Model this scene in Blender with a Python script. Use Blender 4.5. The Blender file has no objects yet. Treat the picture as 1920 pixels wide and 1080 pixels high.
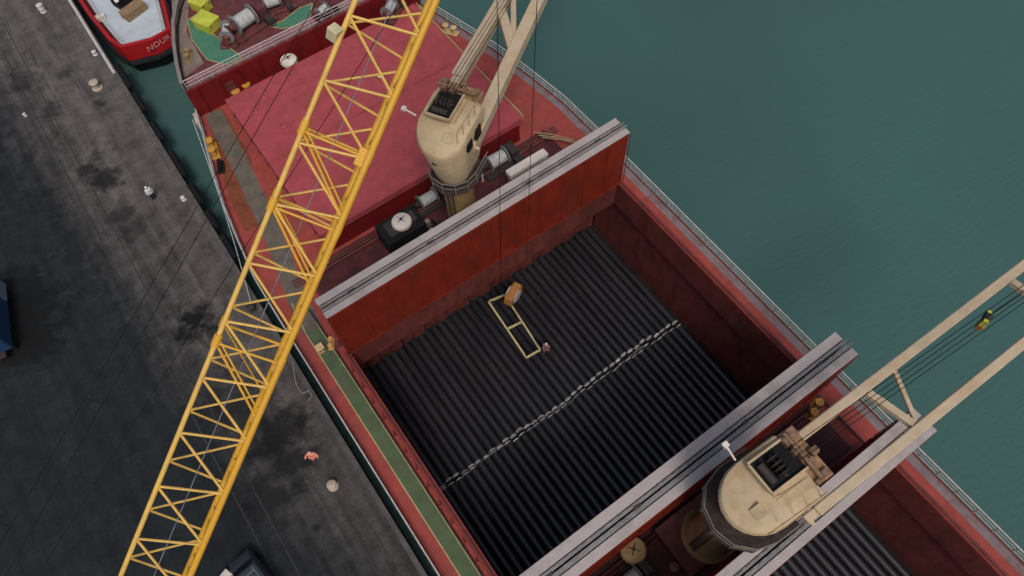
import bpy, bmesh, math, random
from mathutils import Vector, Matrix, Euler
random.seed(7)
R = math.radians
scene = bpy.context.scene
C = scene.collection

# ------------------------------------------------------------------ camera
CAM = Vector((-12.984, -21.788, 57.001))
FPX = 1359.4                                   # focal length in pixels of a 1920 px wide picture
AR = Vector((0.8131, -0.5812, -0.0324)).normalized()
AF = Vector((0.2466, 0.3943, -0.8853)).normalized()
AU = AR.cross(AF).normalized()
AR = AF.cross(AU).normalized()
cd = bpy.data.cameras.new('camera')
cam = bpy.data.objects.new('camera', cd)
C.objects.link(cam)
cd.sensor_width = 36.0
cd.lens = FPX / 1920 * 36.0
cd.clip_end = 3000
mw = Matrix((AR, AU, -AF)).transposed().to_4x4()
mw.translation = CAM
cam.matrix_world = mw
scene.camera = cam

def at(px, py, z):
    """world point at height z seen at photo pixel (px, py)"""
    d = AF * FPX + AR * (px - 960) - AU * (py - 540)
    return CAM + d * ((z - CAM.z) / d.z)

def atd(px, py, depth):
    d = AF * FPX + AR * (px - 960) - AU * (py - 540)
    return CAM + d * (depth / FPX)

# ------------------------------------------------------------------ light
SUN_EL, SUN_AZ = R(58), R(200)
w = bpy.data.worlds.new("World")
scene.world = w
w.use_nodes = True
wn = w.node_tree
bg = wn.nodes['Background']
sky = wn.nodes.new('ShaderNodeTexSky')
sky.sky_type = 'NISHITA'
sky.sun_disc = False
sky.sun_elevation = SUN_EL
sky.sun_rotation = SUN_AZ
sky.air_density = 1.0
sky.dust_density = 5.0
sky.ozone_density = 1.0
wn.links.new(sky.outputs[0], bg.inputs[0])
bg.inputs[1].default_value = 0.09
sd = bpy.data.lights.new('sun', 'SUN')
sd.energy = 1.1
sd.angle = R(14)
sd.color = (1.0, 0.95, 0.88)
sun = bpy.data.objects.new('sun', sd)
C.objects.link(sun)
# direction towards the sun
sdir = Vector((math.sin(SUN_AZ) * math.cos(SUN_EL), math.cos(SUN_AZ) * math.cos(SUN_EL), math.sin(SUN_EL)))
sun.rotation_euler = sdir.to_track_quat('Z', 'Y').to_euler()
sun.location = (0, 0, 120)
scene.view_settings.view_transform = 'Standard'
scene.view_settings.look = 'None'
scene.view_settings.gamma = 1
scene.view_settings.exposure = 0.12
scene.render.engine = 'CYCLES'

# ------------------------------------------------------------------ materials
def lin(c):
    c = c / 255
    return c / 12.92 if c < 0.04045 else ((c + 0.055) / 1.055) ** 2.4

def hexc(r, g, b):
    return (lin(r), lin(g), lin(b), 1)

MATS = {}
def mat(name, col, rough=0.6, metal=0.0, var=0.25, scale=1.2, dirt=None, dirt_amt=0.35, dirt_scale=0.35,
        bump=0.15, stretch=(1, 1, 1), spec=0.4, fine=9.0):
    m = bpy.data.materials.new(name)
    m.use_nodes = True
    nt = m.node_tree
    N, L = nt.nodes, nt.links
    b = N['Principled BSDF']
    b.inputs['Roughness'].default_value = rough
    b.inputs['Metallic'].default_value = metal
    b.inputs['Specular IOR Level'].default_value = spec
    geo = N.new('ShaderNodeNewGeometry')
    mp = N.new('ShaderNodeMapping')
    mp.inputs['Scale'].default_value = stretch
    L.new(geo.outputs['Position'], mp.inputs[0])
    n1 = N.new('ShaderNodeTexNoise'); n1.inputs['Scale'].default_value = scale
    n1.inputs['Detail'].default_value = 8; n1.inputs['Roughness'].default_value = 0.65
    L.new(mp.outputs[0], n1.inputs['Vector'])
    r1 = N.new('ShaderNodeMapRange')
    r1.inputs[1].default_value = 0.3; r1.inputs[2].default_value = 0.7
    r1.inputs[3].default_value = 1 - var; r1.inputs[4].default_value = 1 + var
    L.new(n1.outputs[0], r1.inputs[0])
    mul = N.new('ShaderNodeVectorMath'); mul.operation = 'SCALE'
    mul.inputs[0].default_value = col[:3]
    L.new(r1.outputs[0], mul.inputs['Scale'])
    out = mul.outputs[0]
    if dirt:
        n2 = N.new('ShaderNodeTexNoise'); n2.inputs['Scale'].default_value = dirt_scale
        n2.inputs['Detail'].default_value = 9; n2.inputs['Roughness'].default_value = 0.72
        L.new(mp.outputs[0], n2.inputs['Vector'])
        r2 = N.new('ShaderNodeMapRange')
        r2.inputs[1].default_value = 0.5; r2.inputs[2].default_value = 0.68
        r2.inputs[3].default_value = 0.0; r2.inputs[4].default_value = dirt_amt
        L.new(n2.outputs[0], r2.inputs[0])
        mx = N.new('ShaderNodeMix'); mx.data_type = 'RGBA'
        L.new(r2.outputs[0], mx.inputs[0]); L.new(out, mx.inputs[6])
        mx.inputs[7].default_value = dirt
        out = mx.outputs[2]
    L.new(out, b.inputs['Base Color'])
    if bump:
        n3 = N.new('ShaderNodeTexNoise'); n3.inputs['Scale'].default_value = fine
        n3.inputs['Detail'].default_value = 4
        L.new(mp.outputs[0], n3.inputs['Vector'])
        bp = N.new('ShaderNodeBump'); bp.inputs['Strength'].default_value = bump
        bp.inputs['Distance'].default_value = 0.05
        L.new(n3.outputs[0], bp.inputs['Height'])
        L.new(bp.outputs[0], b.inputs['Normal'])
    MATS[name] = m
    return m

RUST = (0.09, 0.035, 0.015, 1)
GRIME = (0.02, 0.018, 0.017, 1)
deck_red = mat('deck_paint', (0.315, 0.058, 0.047), 0.7, dirt=(0.16, 0.075, 0.06, 1), dirt_amt=0.6, dirt_scale=0.8, var=0.22, spec=0.3)
hatch_pink = mat('hatch_paint', (0.36, 0.064, 0.074), 0.65, dirt=(0.26, 0.06, 0.045, 1), dirt_amt=0.6, dirt_scale=0.45, var=0.16, spec=0.3)
panel_red = mat('panel_paint', (0.175, 0.018, 0.008), 0.75, dirt=(0.085, 0.020, 0.012, 1), dirt_amt=0.8, dirt_scale=0.5, var=0.25, stretch=(1, 1, 0.5), spec=0.15)
bulk_red = mat('bulkhead_shaded_paint', (0.17, 0.010, 0.012), 0.6, dirt=(0.07, 0.012, 0.010, 1), dirt_amt=0.7, dirt_scale=0.6, var=0.25, spec=0.2)  # deep oxide red for upright faces, their shade under the sky painted in
hold_brown = mat('hold_wall_paint', (0.135, 0.034, 0.030), 0.85, dirt=(0.06, 0.022, 0.016, 1), dirt_amt=0.8, dirt_scale=0.35, var=0.35, stretch=(1, 1, 0.35), spec=0.15)
hold_dark = mat('hold_bottom_paint', (0.02, 0.016, 0.015), 0.9, var=0.3, spec=0.1)
coam_red = mat('coaming_paint', (0.20, 0.030, 0.025), 0.7, dirt=(0.10, 0.03, 0.022, 1), dirt_amt=0.7, dirt_scale=0.9, var=0.25, spec=0.25)
cover_grey = mat('cover_edge_paint', (0.40, 0.352, 0.34), 0.7, dirt=(0.25, 0.21, 0.195, 1), dirt_amt=0.7, dirt_scale=0.4, var=0.08)
cover_mid = mat('cover_seal_steel', (0.21, 0.205, 0.205), 0.7, dirt=(0.10, 0.08, 0.08, 1), dirt_amt=0.6, dirt_scale=1.4, var=0.2)
black_rub = mat('black_rubber', (0.012, 0.012, 0.013), 0.8, var=0.2, spec=0.2)
dark_steel = mat('dark_steel', (0.035, 0.03, 0.03), 0.7, dirt=RUST, dirt_amt=0.5, dirt_scale=2, var=0.3)
cross_m = mat('cross_deck_shade_stain', (0.085, 0.018, 0.018), 0.7, dirt=(0.03, 0.014, 0.013, 1), dirt_amt=0.85, dirt_scale=0.8, var=0.35)  # oily brown stain, darkened with the shadows lying on the cross decks
green_walk = mat('walkway_green', (0.075, 0.115, 0.055), 0.75, dirt=(0.12, 0.09, 0.06, 1), dirt_amt=0.6, dirt_scale=1.0, var=0.2)
teal_green = mat('forecastle_green', (0.06, 0.20, 0.125), 0.7, dirt=(0.12, 0.13, 0.10, 1), dirt_amt=0.6, dirt_scale=1.2, var=0.2)
yellow_line = mat('yellow_line_paint', (0.42, 0.34, 0.15), 0.7, var=0.2)
rail_white = mat('railing_paint', (0.50, 0.48, 0.47), 0.6, var=0.15, dirt=RUST, dirt_amt=0.3, dirt_scale=3)
rail_blue = mat('grey_blue_gutter_paint', (0.20, 0.16, 0.17), 0.7, var=0.2, dirt=(0.17, 0.06, 0.05, 1), dirt_amt=0.8, dirt_scale=1.0)
crane_cream = mat('crane_cream_paint', (0.50, 0.385, 0.235), 0.6, dirt=(0.36, 0.22, 0.10, 1), dirt_amt=0.6, dirt_scale=0.9, var=0.12)
ped_tan = mat('pedestal_paint', (0.38, 0.26, 0.12), 0.6, dirt=(0.26, 0.13, 0.05, 1), dirt_amt=0.7, dirt_scale=0.9, var=0.15)
jib_cream = mat('jib_paint', (0.50, 0.395, 0.265), 0.6, dirt=(0.40, 0.22, 0.12, 1), dirt_amt=0.5, dirt_scale=0.7, var=0.12)
boom_yellow = mat('boom_yellow_paint', (0.64, 0.345, 0.028), 0.45, dirt=(0.48, 0.22, 0.05, 1), dirt_amt=0.5, dirt_scale=1.2, var=0.12, bump=0.05)
boom_pale = mat('boom_lacing_paint', (0.70, 0.44, 0.10), 0.5, dirt=(0.48, 0.24, 0.08, 1), dirt_amt=0.5, dirt_scale=1.5, var=0.12, bump=0.05)
fit_yellow = mat('fitting_yellow_paint', (0.60, 0.30, 0.05), 0.5, dirt=RUST, dirt_amt=0.5, dirt_scale=4, var=0.2)
lime = mat('lime_yellow_paint', (0.50, 0.52, 0.06), 0.5, var=0.2)
white_p = mat('white_paint', (0.68, 0.62, 0.55), 0.55, dirt=(0.4, 0.3, 0.22, 1), dirt_amt=0.5, dirt_scale=2, var=0.12)
tug_red = mat('tug_hull_paint', (0.38, 0.010, 0.014), 0.45, dirt=(0.2, 0.01, 0.01, 1), dirt_amt=0.5, dirt_scale=0.8, var=0.15)
tug_dull = mat('tug_bulwark_paint', (0.16, 0.03, 0.03), 0.6, dirt=(0.09, 0.03, 0.03, 1), dirt_amt=0.6, dirt_scale=1.0, var=0.2)
tug_deck = mat('tug_deck_paint', (0.50, 0.57, 0.62), 0.6, dirt=(0.30, 0.28, 0.24, 1), dirt_amt=0.5, dirt_scale=0.6, var=0.12)
hull_black = mat('hull_paint', (0.02, 0.022, 0.026), 0.5, dirt=RUST, dirt_amt=0.4, dirt_scale=0.4, var=0.25, stretch=(1, 1, 0.3))
pipe_black = mat('pipe_coating', (0.023, 0.023, 0.028), 0.32, var=0.3, scale=0.8, dirt=(0.045, 0.04, 0.038, 1), dirt_amt=0.3, dirt_scale=0.6, bump=0.05, stretch=(1, 0.2, 1), spec=0.5)
pipe_bare = mat('bare_pipe_end', (0.42, 0.43, 0.43), 0.5, metal=0.1, var=0.95, scale=1.3)
pipe_in = mat('pipe_inside', (0.008, 0.008, 0.009), 0.9, var=0.1, bump=0)
rope_m = mat('wire_rope', (0.013, 0.010, 0.010), 0.9, var=0.1, bump=0, spec=0.1)
moor_m = mat('mooring_rope', (0.42, 0.44, 0.42), 0.8, var=0.4, scale=6, bump=0)
orange_p = mat('hook_orange_paint', (0.34, 0.145, 0.04), 0.5, dirt=(0.3, 0.2, 0.1, 1), dirt_amt=0.6, dirt_scale=4, var=0.2)
frame_pale = mat('spreader_paint', (0.52, 0.44, 0.22), 0.5, var=0.15)
winch_brown = mat('winch_paint', (0.13, 0.035, 0.035), 0.6, dirt=(0.05, 0.035, 0.02, 1), dirt_amt=0.8, dirt_scale=1.5, var=0.4)
glass_dark = mat('dark_glass', (0.01, 0.012, 0.014), 0.15, var=0.0, bump=0)
truck_blue = mat('truck_blue_paint', (0.018, 0.055, 0.13), 0.4, var=0.15)
truck_pale = mat('truck_pale_paint', (0.22, 0.28, 0.32), 0.4, var=0.15)
van_grey = mat('van_grey_paint', (0.045, 0.055, 0.064), 0.4, var=0.1)
skin = mat('skin', (0.35, 0.19, 0.12), 0.6, var=0.05, bump=0)
hair_m = mat('hair', (0.015, 0.012, 0.01), 0.7, var=0.1, bump=0)
salmon = mat('salmon_cloth', (0.80, 0.30, 0.19), 0.8, var=0.1, bump=0)
white_cloth = mat('white_cloth', (0.65, 0.66, 0.68), 0.8, var=0.08, bump=0)
navy_cloth = mat('navy_cloth', (0.02, 0.025, 0.035), 0.8, var=0.1, bump=0)
mauve = mat('mauve_cloth', (0.25, 0.13, 0.13), 0.8, var=0.1, bump=0)
fender_m = mat('fender_rubber', (0.008, 0.009, 0.011), 0.75, var=0.3, spec=0.25)

# water
def water_mat():
    m = bpy.data.materials.new('harbour_water'); m.use_nodes = True
    N, L = m.node_tree.nodes, m.node_tree.links
    b = N['Principled BSDF']
    b.inputs['Roughness'].default_value = 0.12
    b.inputs['IOR'].default_value = 1.33
    geo = N.new('ShaderNodeNewGeometry')
    mp = N.new('ShaderNodeMapping'); mp.inputs['Rotation'].default_value = (0, 0, R(-35)); mp.inputs['Scale'].default_value = (1, 2.6, 1)
    L.new(geo.outputs['Position'], mp.inputs[0])
    n0 = N.new('ShaderNodeTexNoise'); n0.inputs['Scale'].default_value = 0.018; n0.inputs['Detail'].default_value = 4
    L.new(geo.outputs['Position'], n0.inputs['Vector'])
    rp = N.new('ShaderNodeValToRGB')
    rp.color_ramp.elements[0].position = 0.3; rp.color_ramp.elements[0].color = (0.047, 0.102, 0.094, 1)
    rp.color_ramp.elements[1].position = 0.75; rp.color_ramp.elements[1].color = (0.061, 0.144, 0.130, 1)
    L.new(n0.outputs[0], rp.inputs[0]); L.new(rp.outputs[0], b.inputs['Base Color'])
    n1 = N.new('ShaderNodeTexNoise'); n1.inputs['Scale'].default_value = 0.9; n1.inputs['Detail'].default_value = 6
    n1.inputs['Roughness'].default_value = 0.6
    L.new(mp.outputs[0], n1.inputs['Vector'])
    bp = N.new('ShaderNodeBump'); bp.inputs['Strength'].default_value = 0.38; bp.inputs['Distance'].default_value = 0.22
    L.new(n1.outputs[0], bp.inputs['Height']); L.new(bp.outputs[0], b.inputs['Normal'])
    return m
water_m = water_mat()

# quay: dusty grey concrete by the edge, dark coal dust inland, dark stains and patches with their own outlines
DARK_PATCHES = [(365, 605, 1.9, .97), (362, 600, 1.2, 1.0), (195, 335, 1.7, .85), (225, 400, 1.2, .5), (160, 320, 0.8, .7), (180, 290, 0.8, .6), (187, 195, 0.7, .75),
          (98, 205, .9, .5), (45, 150, 1.6, .45), (120, 140, 0.9, .6), (30, 585, 4.2, 1.0), (50, 640, 3.0, 1.0), (15, 540, 2.2, .95), (520, 810, 2.4, .85), (545, 870, 1.8, .7),
          (500, 930, 2.0, .6), (592, 990, 0.4, .7), (440, 760, 2.2, .5), (480, 740, 2.0, .5), (250, 430, 1.2, .5)]
def quay_mat():
    m = bpy.data.materials.new('quay_surface'); m.use_nodes = True
    N, L = m.node_tree.nodes, m.node_tree.links
    b = N['Principled BSDF']; b.inputs['Roughness'].default_value = 0.85; b.inputs['Specular IOR Level'].default_value = 0.25
    geo = N.new('ShaderNodeNewGeometry')
    def noise(scale, detail, stretch=(1, 1, 1), rough=0.6):
        mp = N.new('ShaderNodeMapping'); mp.inputs['Scale'].default_value = stretch
        L.new(geo.outputs['Position'], mp.inputs[0])
        n = N.new('ShaderNodeTexNoise'); n.inputs['Scale'].default_value = scale; n.inputs['Detail'].default_value = detail
        n.inputs['Roughness'].default_value = rough
        L.new(mp.outputs[0], n.inputs['Vector']); return n.outputs[0]
    def math_(op, a, b_=None, clamp=False):
        n = N.new('ShaderNodeMath'); n.operation = op; n.use_clamp = clamp
        for i, v in enumerate((a, b_)):
            if v is None: continue
            if isinstance(v, (int, float)): n.inputs[i].default_value = v
            else: L.new(v, n.inputs[i])
        return n.outputs[0]
    def rng(v, a, b_, c, d):
        n = N.new('ShaderNodeMapRange'); L.new(v, n.inputs[0])
        for i, x in enumerate((a, b_, c, d)): n.inputs[i + 1].default_value = x
        return n.outputs[0]
    sx = N.new('ShaderNodeSeparateXYZ'); L.new(geo.outputs['Position'], sx.inputs[0])
    big = noise(0.12, 6)
    streak = noise(1.1, 5, (1, 0.06, 1))
    mid = noise(0.7, 8, rough=0.7)
    fine = noise(5.0, 6, rough=0.7)
    # inland boundary line of the coal dust: runs a little closer to the edge aft
    bx = math_('ADD', sx.outputs[0], math_('MULTIPLY', sx.outputs[1], 0.105))       # x + 0.085*y
    bx = math_('ADD', bx, math_('MULTIPLY', math_('SUBTRACT', big, 0.5), 9.0))
    bx = math_('ADD', bx, math_('MULTIPLY', math_('SUBTRACT', mid, 0.5), 4.0))
    bx = math_('ADD', bx, math_('MULTIPLY', math_('SUBTRACT', streak, 0.5), 3.5))
    light = rng(bx, -24.0, -16.8, 0.0, 1.0)
    fore = rng(sx.outputs[1], -8.0, 12.0, 0.52, 1.0)                                   # paler towards the bow
    light = math_('MULTIPLY', light, fore)
    mx = N.new('ShaderNodeMix'); mx.data_type = 'RGBA'; L.new(light, mx.inputs[0])
    mx.inputs[6].default_value = (0.0150, 0.0190, 0.0215, 1)
    mx.inputs[7].default_value = (0.104, 0.092, 0.087, 1)
    v = math_('MULTIPLY', rng(mid, 0.3, 0.7, 0.60, 1.40), rng(fine, 0.3, 0.7, 0.72, 1.28))
    v = math_('MULTIPLY', v, rng(streak, 0.35, 0.65, 0.74, 1.16))
    col = N.new('ShaderNodeVectorMath'); col.operation = 'SCALE'; L.new(mx.outputs[2], col.inputs[0]); L.new(v, col.inputs['Scale'])
    mask = None
    wob = math_('MULTIPLY', math_('SUBTRACT', mid, 0.5), 2.6)
    for (px, py, r, k) in DARK_PATCHES:
        p = at(px, py, 3)
        dv = N.new('ShaderNodeVectorMath'); dv.operation = 'DISTANCE'
        L.new(geo.outputs['Position'], dv.inputs[0]); dv.inputs[1].default_value = p
        d = math_('ADD', dv.outputs['Value'], math_('MULTIPLY', wob, r * 1.1))
        mk = rng(d, r * 0.55, r * 1.25, k, 0.0)
        mask = mk if mask is None else math_('MAXIMUM', mask, mk)
    m2 = N.new('ShaderNodeMix'); m2.data_type = 'RGBA'; L.new(mask, m2.inputs[0]); L.new(col.outputs[0], m2.inputs[6])
    m2.inputs[7].default_value = (0.006, 0.007, 0.0075, 1)
    # slab joints of the concrete and long tyre tracks along the quay
    br = N.new('ShaderNodeTexBrick'); br.offset = 0.0
    mpb = N.new('ShaderNodeMapping'); mpb.inputs['Scale'].default_value = (1, 1, 1); L.new(geo.outputs['Position'], mpb.inputs[0])
    L.new(mpb.outputs[0], br.inputs['Vector'])
    br.inputs['Scale'].default_value = 1.0; br.inputs['Brick Width'].default_value = 4.8; br.inputs['Row Height'].default_value = 6.0
    br.inputs['Mortar Size'].default_value = 0.035; br.inputs['Mortar Smooth'].default_value = 0.6
    jn = math_('MULTIPLY', br.outputs['Fac'], rng(mid, 0.4, 0.6, 0.05, 0.45))
    mj = N.new('ShaderNodeMix'); mj.data_type = 'RGBA'; L.new(jn, mj.inputs[0]); L.new(m2.outputs[2], mj.inputs[6])
    mj.inputs[7].default_value = (0.02, 0.019, 0.019, 1)
    trk = rng(noise(2.4, 3, (1, 0.018, 1)), 0.60, 0.64, 0.0, 0.45)
    trk = math_('MULTIPLY', trk, rng(noise(0.25, 3), 0.45, 0.55, 0.0, 1.0))
    mt_ = N.new('ShaderNodeMix'); mt_.data_type = 'RGBA'; L.new(trk, mt_.inputs[0]); L.new(mj.outputs[2], mt_.inputs[6])
    mt_.inputs[7].default_value = (0.016, 0.016, 0.018, 1)
    m2 = mt_
    pal = rng(noise(0.5, 8, rough=0.8), 0.58, 0.72, 0.0, 0.35)
    mp2 = N.new('ShaderNodeMix'); mp2.data_type = 'RGBA'; L.new(pal, mp2.inputs[0]); L.new(m2.outputs[2], mp2.inputs[6])
    mp2.inputs[7].default_value = (0.10, 0.085, 0.075, 1)
    m2 = mp2
    # scattered small dark oil spots
    sp = rng(noise(0.55, 7, rough=0.8), 0.60, 0.68, 0.0, 0.6)
    m3 = N.new('ShaderNodeMix'); m3.data_type = 'RGBA'; L.new(sp, m3.inputs[0]); L.new(m2.outputs[2], m3.inputs[6])
    m3.inputs[7].default_value = (0.02, 0.018, 0.02, 1)
    L.new(m3.outputs[2], b.inputs['Base Color'])
    bp = N.new('ShaderNodeBump'); bp.inputs['Strength'].default_value = 0.35; bp.inputs['Distance'].default_value = 0.08
    L.new(fine, bp.inputs['Height']); L.new(bp.outputs[0], b.inputs['Normal'])
    return m
quay_m = quay_mat()

# ------------------------------------------------------------------ mesh builder
class MB:
    def __init__(s, bevel=0.0):
        s.v, s.f, s.bevel = [], [], bevel
    def add(s, vs, fs):
        o = len(s.v)
        s.v += [Vector(v) for v in vs]
        s.f += [[i + o for i in f] for f in fs]
        return s
    def box(s, c, size, rot=None):
        hx, hy, hz = size[0] / 2, size[1] / 2, size[2] / 2
        vs = [Vector((x, y, z)) for x in (-hx, hx) for y in (-hy, hy) for z in (-hz, hz)]
        if rot is not None:
            if isinstance(rot, (int, float)): rot = Matrix.Rotation(rot, 3, 'Z')
            vs = [rot @ v for v in vs]
        vs = [v + Vector(c) for v in vs]
        return s.add(vs, [[0, 1, 3, 2], [4, 6, 7, 5], [0, 4, 5, 1], [2, 3, 7, 6], [0, 2, 6, 4], [1, 5, 7, 3]])
    def bb(s, x0, x1, y0, y1, z0, z1):
        return s.box(((x0 + x1) / 2, (y0 + y1) / 2, (z0 + z1) / 2), (x1 - x0, y1 - y0, z1 - z0))
    def prism(s, poly, z0, z1):
        n = len(poly)
        vs = [(p[0], p[1], z0) for p in poly] + [(p[0], p[1], z1) for p in poly]
        fs = [list(range(n - 1, -1, -1)), list(range(n, 2 * n))] + [[i, (i + 1) % n, n + (i + 1) % n, n + i] for i in range(n)]
        return s.add(vs, fs)
    def loft(s, rings, cap=True):
        n = len(rings[0]); vs = [v for r in rings for v in r]; fs = []
        for k in range(len(rings) - 1):
            for i in range(n):
                a = k * n + i; b_ = k * n + (i + 1) % n
                fs.append([a, b_, b_ + n, a + n])
        if cap:
            fs.append(list(range(n - 1, -1, -1))); fs.append([(len(rings) - 1) * n + i for i in range(n)])
        return s.add(vs, fs)
    def tube(s, p0, p1, r0, r1=None, n=8):
        p0, p1 = Vector(p0), Vector(p1); r1 = r0 if r1 is None else r1
        d = (p1 - p0)
        if d.length < 1e-6: return s
        d.normalize()
        a = d.orthogonal().normalized(); b_ = d.cross(a)
        ring = lambda p, r: [p + (a * math.cos(2 * math.pi * i / n) + b_ * math.sin(2 * math.pi * i / n)) * r for i in range(n)]
        return s.loft([ring(p0, r0), ring(p1, r1)])
    def path(s, pts, r, n=6):
        for a, b_ in zip(pts, pts[1:]): s.tube(a, b_, r, n=n)
        return s
    def lathe(s, c, prof, n=20, axis='Z', rot=0):
        c = Vector(c); rings = []
        for r, z in prof:
            ring = []
            for i in range(n):
                t = 2 * math.pi * i / n
                v = Vector((r * math.cos(t), r * math.sin(t), z))
                if axis == 'Y': v = Vector((v.x, v.z, v.y))
                if axis == 'X': v = Vector((v.z, v.x, v.y))
                if rot: v = Matrix.Rotation(rot, 3, 'Z') @ v
                ring.append(c + v)
            rings.append(ring)
        return s.loft(rings)
    def bar(s, p0, p1, wd, ht, up=Vector((0, 0, 1))):
        """rectangular beam between two points"""
        p0, p1 = Vector(p0), Vector(p1); d = (p1 - p0).normalized()
        sd_ = d.cross(up).normalized(); u = sd_.cross(d)
        q = lambda p: [p + sd_ * a * wd / 2 + u * b_ * ht / 2 for a, b_ in ((-1, -1), (1, -1), (1, 1), (-1, 1))]
        return s.loft([q(p0), q(p1)])
    def build(s, name, m, parent=None, world=False, smooth=False, slots=None):
        me = bpy.data.meshes.new(name)
        vs = s.v
        if parent is not None and world:
            inv = parent.matrix_basis.inverted()
            vs = [inv @ v for v in vs]
        me.from_pydata([tuple(v) for v in vs], [], s.f)
        bm = bmesh.new(); bm.from_mesh(me)
        bmesh.ops.recalc_face_normals(bm, faces=bm.faces)
        if s.bevel:
            bmesh.ops.bevel(bm, geom=[e for e in bm.edges if len(e.link_faces) == 2 and e.calc_face_angle(0) > 0.6], offset=s.bevel, segments=1, affect='EDGES', clamp_overlap=True)
        bm.to_mesh(me); bm.free()
        me.materials.append(m)
        if smooth:
            for p in me.polygons: p.use_smooth = True
            try: me.set_sharp_from_angle(angle=R(40))
            except Exception: pass
        o = bpy.data.objects.new(name, me); C.objects.link(o)
        if parent is not None: o.parent = parent
        return o

def tag(o, label=None, cat=None, group=None, kind=None):
    if label: o['label'] = label
    if cat: o['category'] = cat
    if group: o['group'] = group
    if kind: o['kind'] = kind
    return o

def empty(name, loc, rz=0, label=None, cat=None, group=None):
    o = bpy.data.objects.new(name, None); C.objects.link(o)
    o.location = loc; o.rotation_euler = (0, 0, rz)
    o.matrix_basis = Matrix.Translation(Vector(loc)) @ Matrix.Rotation(rz, 4, 'Z')
    o.empty_display_size = 0.5
    return tag(o, label, cat, group)

def dup(root, loc, rz=0.0, label=None, group=None):
    r = root.copy(); C.objects.link(r)
    r.location = loc; r.rotation_euler = (0, 0, rz)
    if label: r['label'] = label
    if group: r['group'] = group
    for ch in [o for o in bpy.data.objects if o.parent == root]:
        c = ch.copy(); C.objects.link(c); c.parent = r
        for g in [o for o in bpy.data.objects if o.parent == ch]:
            d = g.copy(); C.objects.link(d); d.parent = c
    return r

# ------------------------------------------------------------------ setting
QZ, DZ, FZ = 3.0, 8.0, 11.0          # quay, main deck, forecastle deck heights (water = 0)
QX = -15.9                            # quay edge
wm = MB(); wm.add([(QX - 2, -600, 0), (900, -600, 0), (900, 900, 0), (QX - 2, 900, 0)], [[0, 1, 2, 3]])
tag(wm.build('water', water_m), kind='structure')
qm = MB(); qm.add([(-900, -600, QZ), (QX, -600, QZ), (QX, 900, QZ), (-900, 900, QZ), (QX, -600, -3), (QX, 900, -3)], [[0, 1, 2, 3], [1, 4, 5, 2]])
tag(qm.build('quay', quay_m), kind='structure')
kb = MB(0.03); kb.bb(QX - 0.42, QX - 0.12, 46.5, 120, QZ, QZ + 0.14)
tag(kb.build('quay_kerb', rail_white), kind='structure')
kb = MB(0.03); kb.bb(QX - 0.36, QX + 0.03, -60, 46.4, QZ - 0.25, QZ + 0.03)
tag(kb.build('quay_coping', mat('coping_concrete', (0.095, 0.088, 0.085), 0.85, var=0.3, dirt=(0.04, 0.04, 0.04, 1), dirt_amt=0.7, dirt_scale=0.8)), kind='structure')
rl = MB()
for x in (-24.6, -23.2): rl.bb(x - 0.05, x + 0.05, -60, 110, QZ, QZ + 0.012)
tag(rl.build('rail_track', dark_steel), kind='structure')

# ------------------------------------------------------------------ the cargo ship
ship = empty('cargo_ship', (0, 0, 0), 0, 'long bulk carrier with red decks and an open hold of black pipes', 'ship')
HB = [(-75, 15), (8, 15), (12, 14.95), (16, 14.5), (20, 13.95), (23.5, 13.25), (27, 12.4), (30.6, 11.6)]
FB = [(30.6, 11.6), (33, 11.0), (35.5, 10.2), (38, 9.2), (40, 8.0), (42, 6.5), (43.5, 5.0), (45.2, 2.6), (46, 0.01)]
def half(y):
    T = HB + FB[1:]
    for (a, ha), (b_, hb) in zip(T, T[1:]):
        if a <= y <= b_: return ha + (hb - ha) * (y - a) / (b_ - a)
    return 0
ys = [-75, -40, 0, 8, 12, 16, 20, 23.5, 27, 30.55]
hm = MB()
def hullring(y, ztop, h):
    fl = max(0.0, (y - 8) / 40)                      # flare towards the bow
    return [(-h, y, ztop), (-h * (1 - 0.20 * fl), y, ztop * 0.5), (-h * (1 - 0.40 * fl), y, -1), (h * (1 - 0.40 * fl), y, -1), (h * (1 - 0.20 * fl), y, ztop * 0.5), (h, y, ztop)]
rings = [hullring(y, DZ - 0.01, half(y)) for y in ys]
n = 6; vs = [v for r in rings for v in r]; fs = []
for k in range(len(rings) - 1):
    for i in range(5):
        fs.append([k * n + i, k * n + i + 1, (k + 1) * n + i + 1, (k + 1) * n + i])
hm.add(vs, fs)
rings = [hullring(y, FZ + 0.9, h) for y, h in FB]
vs = [v for r in rings for v in r]; fs = []
for k in range(len(rings) - 1):
    for i in range(5):
        fs.append([k * n + i, k * n + i + 1, (k + 1) * n + i + 1, (k + 1) * n + i])
hm.add(vs, fs)
hm.build('hull', hull_black, ship)

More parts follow.
